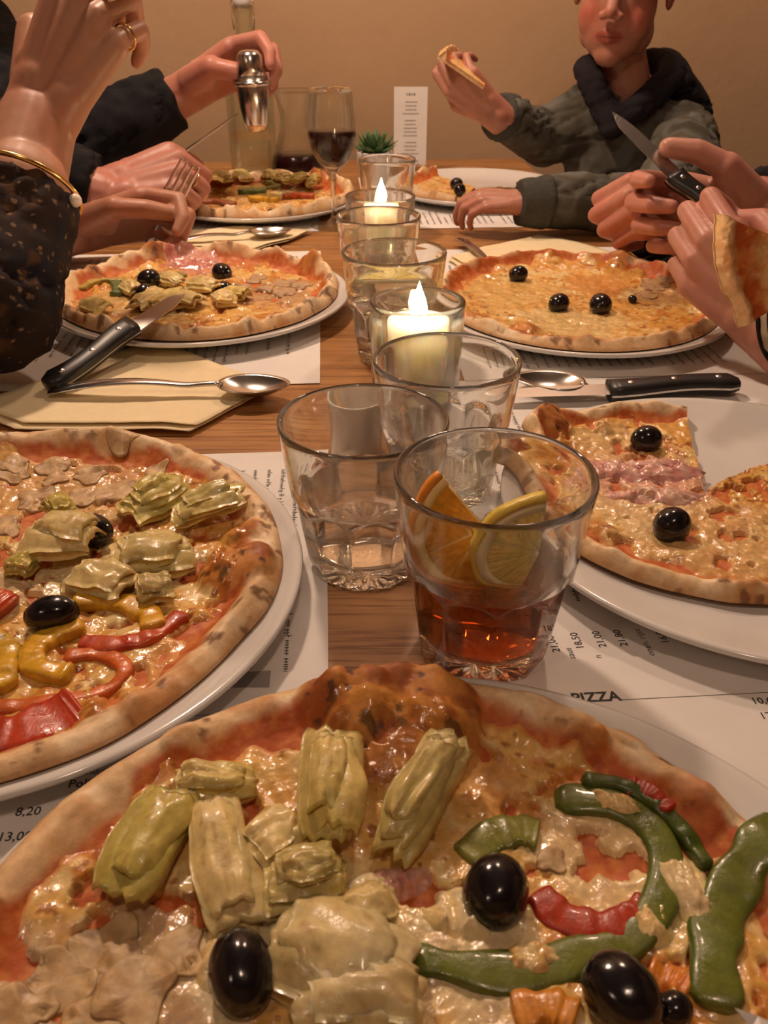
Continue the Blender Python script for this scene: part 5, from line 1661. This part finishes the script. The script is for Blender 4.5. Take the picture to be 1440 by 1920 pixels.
# --- man in the black sweater, far left --------------------------------------------------------
p = thing('person', (-0.66, 1.30, -0.30), 'man in a black sweater at far left holding a knife and a steel shaker', 'person')
parts = []
wr = A(352, 172, 1.285); el = A(118, 290, 1.25); fd = unit(A(440, 118, 1.285) - wr)
mb = MB(); Wm, Jm = hand(mb, wr, fd, (-.15, .62, .75), 'L', [(22, 58, 30), (34, 66, 40), (42, 70, 42), (48, 70, 42)], .04, [(-.044, .055, -.026), (-.034, .084, -.045), (-.012, .104, -.052)], 1.02, 1.08)
cap(mb, wr - fd*.01, .028, el, .042); v, f, _ = remesh(mb, .0026, 3); parts.append((v, f, skin_cols(v, SK_M, 4)))
wr2 = A(205, 358, 1.08); el2 = A(10, 315, 1.08); fd2 = unit(A(318, 318, 1.10) - wr2)
mb = MB(); W3, J3 = hand(mb, wr2, fd2, (-.2, -.62, .75), 'R', [(55, 80, 45), (60, 84, 48), (62, 84, 48), (64, 82, 48)], .02, [(-.044, .050, -.026), (-.034, .080, -.042), (-.012, .100, -.048)], 1.02, 1.08)
cap(mb, wr2 - fd2*.01, .029, el2, .042); v, f, _ = remesh(mb, .0026, 3); parts.append((v, f, skin_cols(v, SK_M, 5)))
mb = MB(); hc = V(-.52, 1.30, .47); R, HW = head(mb, hc, (.95, -.1, -.15), (0.1, 0, 1), 1.05)
cap(mb, HW((0, -.035, -.15)), .055, V(-.63, 1.29, .20), .09); cap(mb, V(-.63, 1.14, .20), .05, V(-.63, 1.46, .20), .05); cap(mb, V(-.63, 1.14, .2), .045, el2, .04); cap(mb, V(-.63, 1.46, .2), .045, el, .04)
v, f, _ = remesh(mb, .006, 3); parts.append((v, f, head_cols(v, hc, R, 1.05, SK_M)))
finish_person(p, parts)
mb = MB(); torso(mb, V(-.63, 1.14, .20), V(-.63, 1.46, .20), V(-.66, 1.30, -.28), .13, .075)
cap(mb, V(-.62, 1.45, .19), .075, el, .062); cap(mb, el, .062, wr + (el-wr)*.10, .044, flat1=True)
cap(mb, V(-.62, 1.14, .19), .075, el2, .062); cap(mb, el2, .060, wr2 + (el2-wr2)*.12, .043, flat1=True)
wear('sweater', mb, M['black_knit'], p, .0068, .007, 8, 'black knitted sweater')
mb = MB(); c_ = J3[2][0]*.5 + J3[2][1]*.5; torus(mb, c_, J3[2][1]-J3[2][0], .0108, .0012, 32, 8); mb.build('ring', M['gold'], p)
mb = MB(); mb.ball(hc + V(-.02, 0, .05), (.098, .086, .078), 24, 16); wear('hair', mb, M['hair_dark'], p, .006, .005, 9)
# steel shaker in his raised hand
sb = A(482, 247, 1.225); st = A(466, 92, 1.225); ax = unit(st-sb); Ls = np.linalg.norm(st-sb)
t = thing('shaker', sb, 'brushed steel shaker gripped in the raised hand of the black-sleeved man', 'shaker')
def along(prof, n=40):
    e1 = unit(np.cross(ax, V(0, 1, 0))); e2 = np.cross(ax, e1); mb = MB(); v = []; f = []
    for r, q in prof:
        for k in range(n): v.append(sb + ax*q*Ls + (e1*math.cos(2*math.pi*k/n) + e2*math.sin(2*math.pi*k/n))*r)
    for i in range(len(prof)-1):
        for k in range(n):
            k2 = (k+1) % n; f.append((i*n+k, i*n+k2, (i+1)*n+k2, (i+1)*n+k))
    f.append(tuple(range(n-1, -1, -1))); f.append(tuple((len(prof)-1)*n+k for k in range(n)))
    mb.add(v, f); return mb
along([(.008, 0), (.0125, .02), (.0165, .12), (.0200, .35), (.0215, .56), (.0210, .575)]).build('cup', M['steel'], t)
along([(.0205, .572), (.0245, .578), (.0245, .625), (.0205, .632)]).build('collar', M['steel'], t)
along([(.0190, .63), (.0185, .80), (.0165, .93), (.0120, .985), (.004, 1.0)]).build('cap', M['steel'], t)

# --- boy at the far right ---------------------------------------------------------------------
p = thing('person', (0.40, 1.50, -0.30), 'boy in a grey camouflage hoodie holding up a pizza slice', 'person')
parts = []
hc = A(1170, -30, 1.325); s_ = .82
mb = MB(); R, HW = head(mb, hc, (-.37, -.92, -.10), (0.06, 0.03, 1), s_)
nb_ = A(1168, 205, 1.355); cap(mb, HW((0, -.03, -.10)), .039, nb_, .046); cap(mb, nb_, .045, nb_ - V(0, -.01, .05), .06)
v, f, _ = remesh(mb, .0020, 15); parts.append((v, f, head_cols(v, hc, R, s_, SK_B, .8)))
sR, eR, wR = A(1092, 205, 1.35), A(1020, 262, 1.34), A(922, 208, 1.25)
fd = unit(A(858, 150, 1.24) - wR)
mb = MB(); W5, J5 = hand(mb, wR, fd, (.35, -.62, -.70), 'R', [(40, 62, 30), (46, 66, 34), (52, 68, 36), (56, 66, 36)], .05, [(-.046, .050, -.020), (-.046, .078, -.040), (-.030, .096, -.052)], .71, 1.08)
cap(mb, wR - fd*.01, .021, eR, .028); v, f, _ = remesh(mb, .0021, 3); parts.append((v, f, skin_cols(v, SK_B, 6)))
sL, eL, wL = A(1272, 262, 1.335), A(1214, 382, 1.11), G(980, 380, .042)
fd = unit(G(885, 372, .046) - wL)
mb = MB(); W6, J6 = hand(mb, wL, fd, (.05, -.30, .95), 'L', [(28, 46, 24), (30, 48, 26), (32, 50, 28), (34, 50, 28)], .05, [(-.046, .040, -.016), (-.052, .062, -.026), (-.044, .080, -.034)], .58, 1.16)
cap(mb, wL - fd*.01, .021, eL, .030); v, f, _ = remesh(mb, .0021, 3); parts.append((v, f, skin_cols(v, SK_B, 7)))
finish_person(p, parts)
mb = MB()
torso(mb, sR + V(.015, 0, -.015), sL + V(-.02, 0.01, -.005), V(.50, 1.42, -.28), .072, .054)
cap(mb, sR + V(.02, 0, -.01), .048, nb_ - V(0, 0, .012), .048); cap(mb, sL + V(-.02, 0, 0), .050, nb_ - V(0, 0, .012), .050)
cap(mb, sR + V(.01, 0, -.012), .052, eR, .040); cap(mb, eR, .040, wR + (eR-wR)*.14, .032, flat1=True)
cap(mb, sL, .054, (sL+eL)/2 + V(.03, 0, 0), .051); cap(mb, (sL+eL)/2 + V(.03, 0, 0), .051, eL, .038); cap(mb, eL, .038, wL + (eL-wL)*.18, .033, flat1=True)
wear('hoodie', mb, M['camo'], p, .0046, .007, 12, 'grey and olive camouflage hoodie')
for q, (w_, e_) in enumerate(((wR, eR), (wL, eL))):
    mb = MB(); k0, k1 = ((.10, .22), (-.04, .20))[q]
    cap(mb, w_ + (e_-w_)*k0, .0285, w_ + (e_-w_)*k1, .034, flat0=True, flat1=True); wear('cuff', mb, M['rib'], p, .003, .002, 13)
# hood lying round the neck and down the back
mb = MB()
hp2 = smooth_path([A(1140, 215, 1.285), A(1108, 150, 1.305), A(1108, 125, 1.36), A(1180, 120, 1.43), A(1250, 115, 1.40), A(1255, 145, 1.34), A(1205, 195, 1.295), A(1150, 235, 1.275)], 40)
for a, b in zip(hp2[:-1], hp2[1:]): cap(mb, a, .020, b, .020)
wear('hood', mb, M['hood_lining'], p, .0045, .003, 14, 'dark lined hood folded round the neck', 12)
mb = MB()
for a, b, r in ((A(1262, 160, 1.39), A(1300, 210, 1.41), .030), (A(1300, 210, 1.41), A(1290, 255, 1.42), .027), (A(1258, 145, 1.42), A(1285, 240, 1.44), .032)): cap(mb, a, r, b, r)
wear('hood_bag', mb, M['hood_lining'], p, .004, .006, 15)
mb = MB(); mb.ball(HW((0, -.022, .048)), (.070, .084, .068), 28, 18, R)
wear('hair', mb, M['hair_fair'], p, .003, .003, 16)

# --- person on the right with the knife ---------------------------------------------------------
p = thing('person', (0.86, 1.02, -0.30), 'person in dark sleeves at the right, gripping a knife before the boy', 'person')
parts = []
wr = A(1432, 415, .835); el = V(.62, .90, .02)
kd_ = unit(kh1-kh0)
fd = unit(A(1300, 405, .855) - wr)
mb = MB(); W7, J7 = hand(mb, wr, fd, (.05, .80, -.12), 'R', [(30, 62, 35), (48, 78, 42), (52, 80, 44), (56, 78, 44)], .03, [(-.046, .045, -.020), (-.058, .074, -.026), (-.060, .100, -.030)], 1.0, 1.05)
cap(mb, wr - fd*.01, .028, el, .04); v, f, _ = remesh(mb, .0021, 3); parts.append((v, f, skin_cols(v, SK_R*V(1, .92, .92), 8)))
wr2 = A(1318, 386, .905); el2 = V(.62, .97, .06); fd2 = unit(A(1195, 386, .895) - wr2)
mb = MB(); W8, J8 = hand(mb, wr2, fd2, (-.1, -.72, .62), 'L', [(58, 82, 45), (62, 84, 48), (64, 84, 48), (66, 82, 48)], .02, [(-.044, .050, -.026), (-.034, .080, -.042), (-.012, .100, -.048)], .90, 1.12)
cap(mb, wr2 - fd2*.01, .028, el2, .04); v, f, _ = remesh(mb, .0024, 3); parts.append((v, f, skin_cols(v, SK_R*V(1.02, .88, .88), 9)))
mb = MB(); hc = V(.80, 1.00, .46); R, HW = head(mb, hc, (-.95, .05, -.15), (-.1, 0, 1), 1.0)
cap(mb, HW((0, -.035, -.15)), .05, V(.88, 1.0, .18), .085); cap(mb, V(.87, .87, .19), .05, V(.87, 1.15, .19), .05); cap(mb, V(.87, .87, .19), .045, el, .04); cap(mb, V(.87, 1.15, .19), .045, el2, .04)
v, f, _ = remesh(mb, .006, 3); parts.append((v, f, head_cols(v, hc, R, 1.0, SK_R)))
finish_person(p, parts)
mb = MB(); torso(mb, V(.88, .87, .19), V(.88, 1.15, .19), V(.88, 1.01, -.28), .12, .07)
cap(mb, V(.87, .87, .18), .07, el, .055); cap(mb, el, .055, wr + (el-wr)*.20, .040, flat1=True)
cap(mb, V(.87, 1.15, .18), .07, el2 + V(0, 0, .02), .058); cap(mb, el2 + V(0, 0, .02), .058, wr2 + (el2-wr2)*.22, .042, flat1=True)
wear('jumper', mb, M['dark_wool'], p, .0068, .006, 18, 'dark navy jumper')
mb = MB(); mb.ball(hc + V(.02, 0, .05), (.095, .084, .076), 24, 16); wear('hair', mb, M['hair_dark'], p, .006, .005, 19)

# --- person on the right holding a slice -----------------------------------------------------------
p = thing('person', (0.78, 0.48, -0.30), 'person at the right edge in a cream-cuffed brown sleeve lifting a pizza slice', 'person')
parts = []
wr = A(1448, 606, .632); el = A(1600, 760, .575) + V(0, 0, .075); fd = unit(A(1345, 500, .668) - wr)
mb = MB(); W9, J9 = hand(mb, wr, fd, (-.25, -.90, -.05), 'L', [(30, 84, 42), (36, 88, 44), (40, 88, 46), (44, 88, 46)], .05, [(-.046, .050, -.020), (-.044, .078, -.040), (-.028, .098, -.052)], .90, 1.08)
cap(mb, wr - fd*.01, .026, el, .036); v, f, _ = remesh(mb, .0019, 3); parts.append((v, f, skin_cols(v, SK_R*V(.98, .90, .88), 10)))
el2 = V(.62, .26, -.04); wr2 = V(.60, .30, -.10)
mb = MB(); hc = V(.74, .46, .45); R, HW = head(mb, hc, (-.95, .15, -.15), (-.1, 0, 1), 1.0)
cap(mb, HW((0, -.035, -.15)), .05, V(.82, .46, .18), .085); cap(mb, V(.81, .32, .18), .05, V(.81, .60, .18), .05); cap(mb, V(.81, .60, .18), .045, el, .04); cap(mb, V(.81, .32, .18), .045, V(.64, .24, -.06), .038)
W10, J10 = hand(mb, V(.64, .36, -.11), (-.2, .9, -.2), (0, .2, .95), 'R', [(20, 30, 15)]*4, .05)
cap(mb, V(.64, .24, -.06), .036, V(.64, .35, -.11), .026)
v, f, _ = remesh(mb, .006, 2); parts.append((v, f, head_cols(v, hc, R, 1.0, SK_R)))
finish_person(p, parts)
mb = MB(); torso(mb, V(.82, .32, .18), V(.82, .60, .18), V(.82, .46, -.28), .115, .068)
cap(mb, V(.81, .60, .17), .066, el, .052); cap(mb, el, .052, wr + (el-wr)*.50, .043, flat1=True); cap(mb, V(.81, .32, .17), .066, V(.64, .24, -.06), .05); cap(mb, V(.64, .24, -.06), .05, V(.64, .33, -.10), .036, flat1=True)
wear('shirt', mb, M['brown_cloth'], p, .0068, .006, 20, 'dark red-brown shirt')
mb = MB(); cap(mb, wr + (el-wr)*.06, .0335, wr + (el-wr)*.62, .0470, flat0=True, flat1=True); wear('cuff', mb, M['cream_cuff'], p, .003, .003, 21, 'cream turned-back cuff')
mb = MB(); torus(mb, wr + (el-wr)*.08, el-wr, .0335, .0018, 56, 8); torus(mb, wr + (el-wr)*.20, el-wr, .0368, .0012, 56, 8); mb.build('cuff_stripe', M['hood_lining'], p)
mb = MB(); mb.ball(hc + V(.02, 0, .05), (.095, .084, .076), 24, 16); wear('hair', mb, M['hair_dark'], p, .006, .005, 22)

# ---------------------------------------------------------------- pizza slices held in the hands
def pizza_slice(tip, crust_l, crust_r, label, seed, bend=.006, thick=.004, up_hint=(0, 0, 1), res=(70, 60)):
    tip = V(tip); cl_ = V(crust_l); cr_ = V(crust_r); t = thing('pizza_slice', (tip+cl_+cr_)/3, label, 'pizza slice')
    nrm = unit(np.cross(cl_-tip, cr_-tip))
    if np.dot(nrm, V(up_hint)) < 0: nrm = -nrm
    n, m = res
    U, Q = np.meshgrid(np.linspace(.03, 1, n), np.linspace(0, 1, m), indexing='ij')
    arc = 1 + .10*np.sin(math.pi*Q) + .06*(fbm(Q*5+seed, Q*0+seed, 215, 3)-.5)
    P = tip + ((cl_-tip)*(1-Q)[..., None] + (cr_-tip)*Q[..., None])*(U*arc)[..., None]
    e = unit(cr_-cl_); d = unit((cl_+cr_)/2-tip); uu = P @ d; ww = P @ e
    rim = np.exp(-((U-.93)/.05)**2)
    nz = fbm(uu*130+seed, ww*130, 200+seed, 4)
    h = thick + .006*rim*(.5+nz) + .002*nz - .004*sstep(.965, 1, U)
    bd = -bend*(2*Q-1)**2 + bend*.5
    Ptop = P + nrm*(h+bd)[..., None]; Pbot = P + nrm*bd[..., None]
    c = mixc(np.broadcast_to(DOUGH*V(1.02,.95,.85), P.shape), BROWN*1.3, .6*sstep(.5, .68, fbm(uu*60, ww*60+seed, 205, 3)))
    s1 = 1 - sstep(.85, .90, U + .10*(nz-.5)); c = mixc(c, mixc(np.broadcast_to(SAUCE, P.shape), SAUCE2, sstep(.4, .6, nz)), s1)
    s2 = 1 - sstep(.66, .78, U + .22*(fbm(uu*75, ww*75+seed, 207, 3)-.5)); c = mixc(c, mixc(np.broadcast_to(V(.80,.52,.22), P.shape), V(.72,.34,.10), sstep(.45, .65, fbm(uu*95, ww*95, 209, 4))), s2*.92)
    v = np.concatenate([Ptop.reshape(-1, 3), Pbot.reshape(-1, 3)]); cc = np.concatenate([c.reshape(-1, 3), np.broadcast_to(V(.62,.42,.22), P.shape).reshape(-1, 3)])
    f = []; k = n*m
    for i in range(n-1):
        for j in range(m-1):
            q = (i*m+j, (i+1)*m+j, (i+1)*m+j+1, i*m+j+1); f.append(q); f.append(tuple(k+x for x in q[::-1]))
    for i in range(n-1):
        for j in (0, m-1): f.append((i*m+j, (i+1)*m+j, k+(i+1)*m+j, k+i*m+j))
    for j in range(m-1):
        for i in (0, n-1): f.append((i*m+j, i*m+j+1, k+i*m+j+1, k+i*m+j))
    put('crust', make_mesh('crust', v - ORG[t.name], [tuple(q) for q in f], cc), vcol_mat('slice_top', (.25, .5), 300, .12, .5, 300, coat=.15), t)
    return t
pizza_slice(A(1590, 500, .59), A(1342, 402, .595), A(1386, 614, .572), 'pizza slice with tomato and melted cheese held at the right edge', 3, .004, .004, (-.1, -1, .3), (110, 90))
pizza_slice(A(908, 168, 1.215), A(822, 108, 1.215), A(850, 100, 1.30), 'thin pizza slice held up in the boy\'s raised hand', 5, .002, .004, (0, 0, 1), (50, 40))
pizza_slice(A(150, -95, .80), A(205, 0, .755), A(262, -20, .80), 'pizza slice pinched in the woman\'s raised hand above the frame', 7, .003, .004, (.3, -.5, .8), (50, 40))
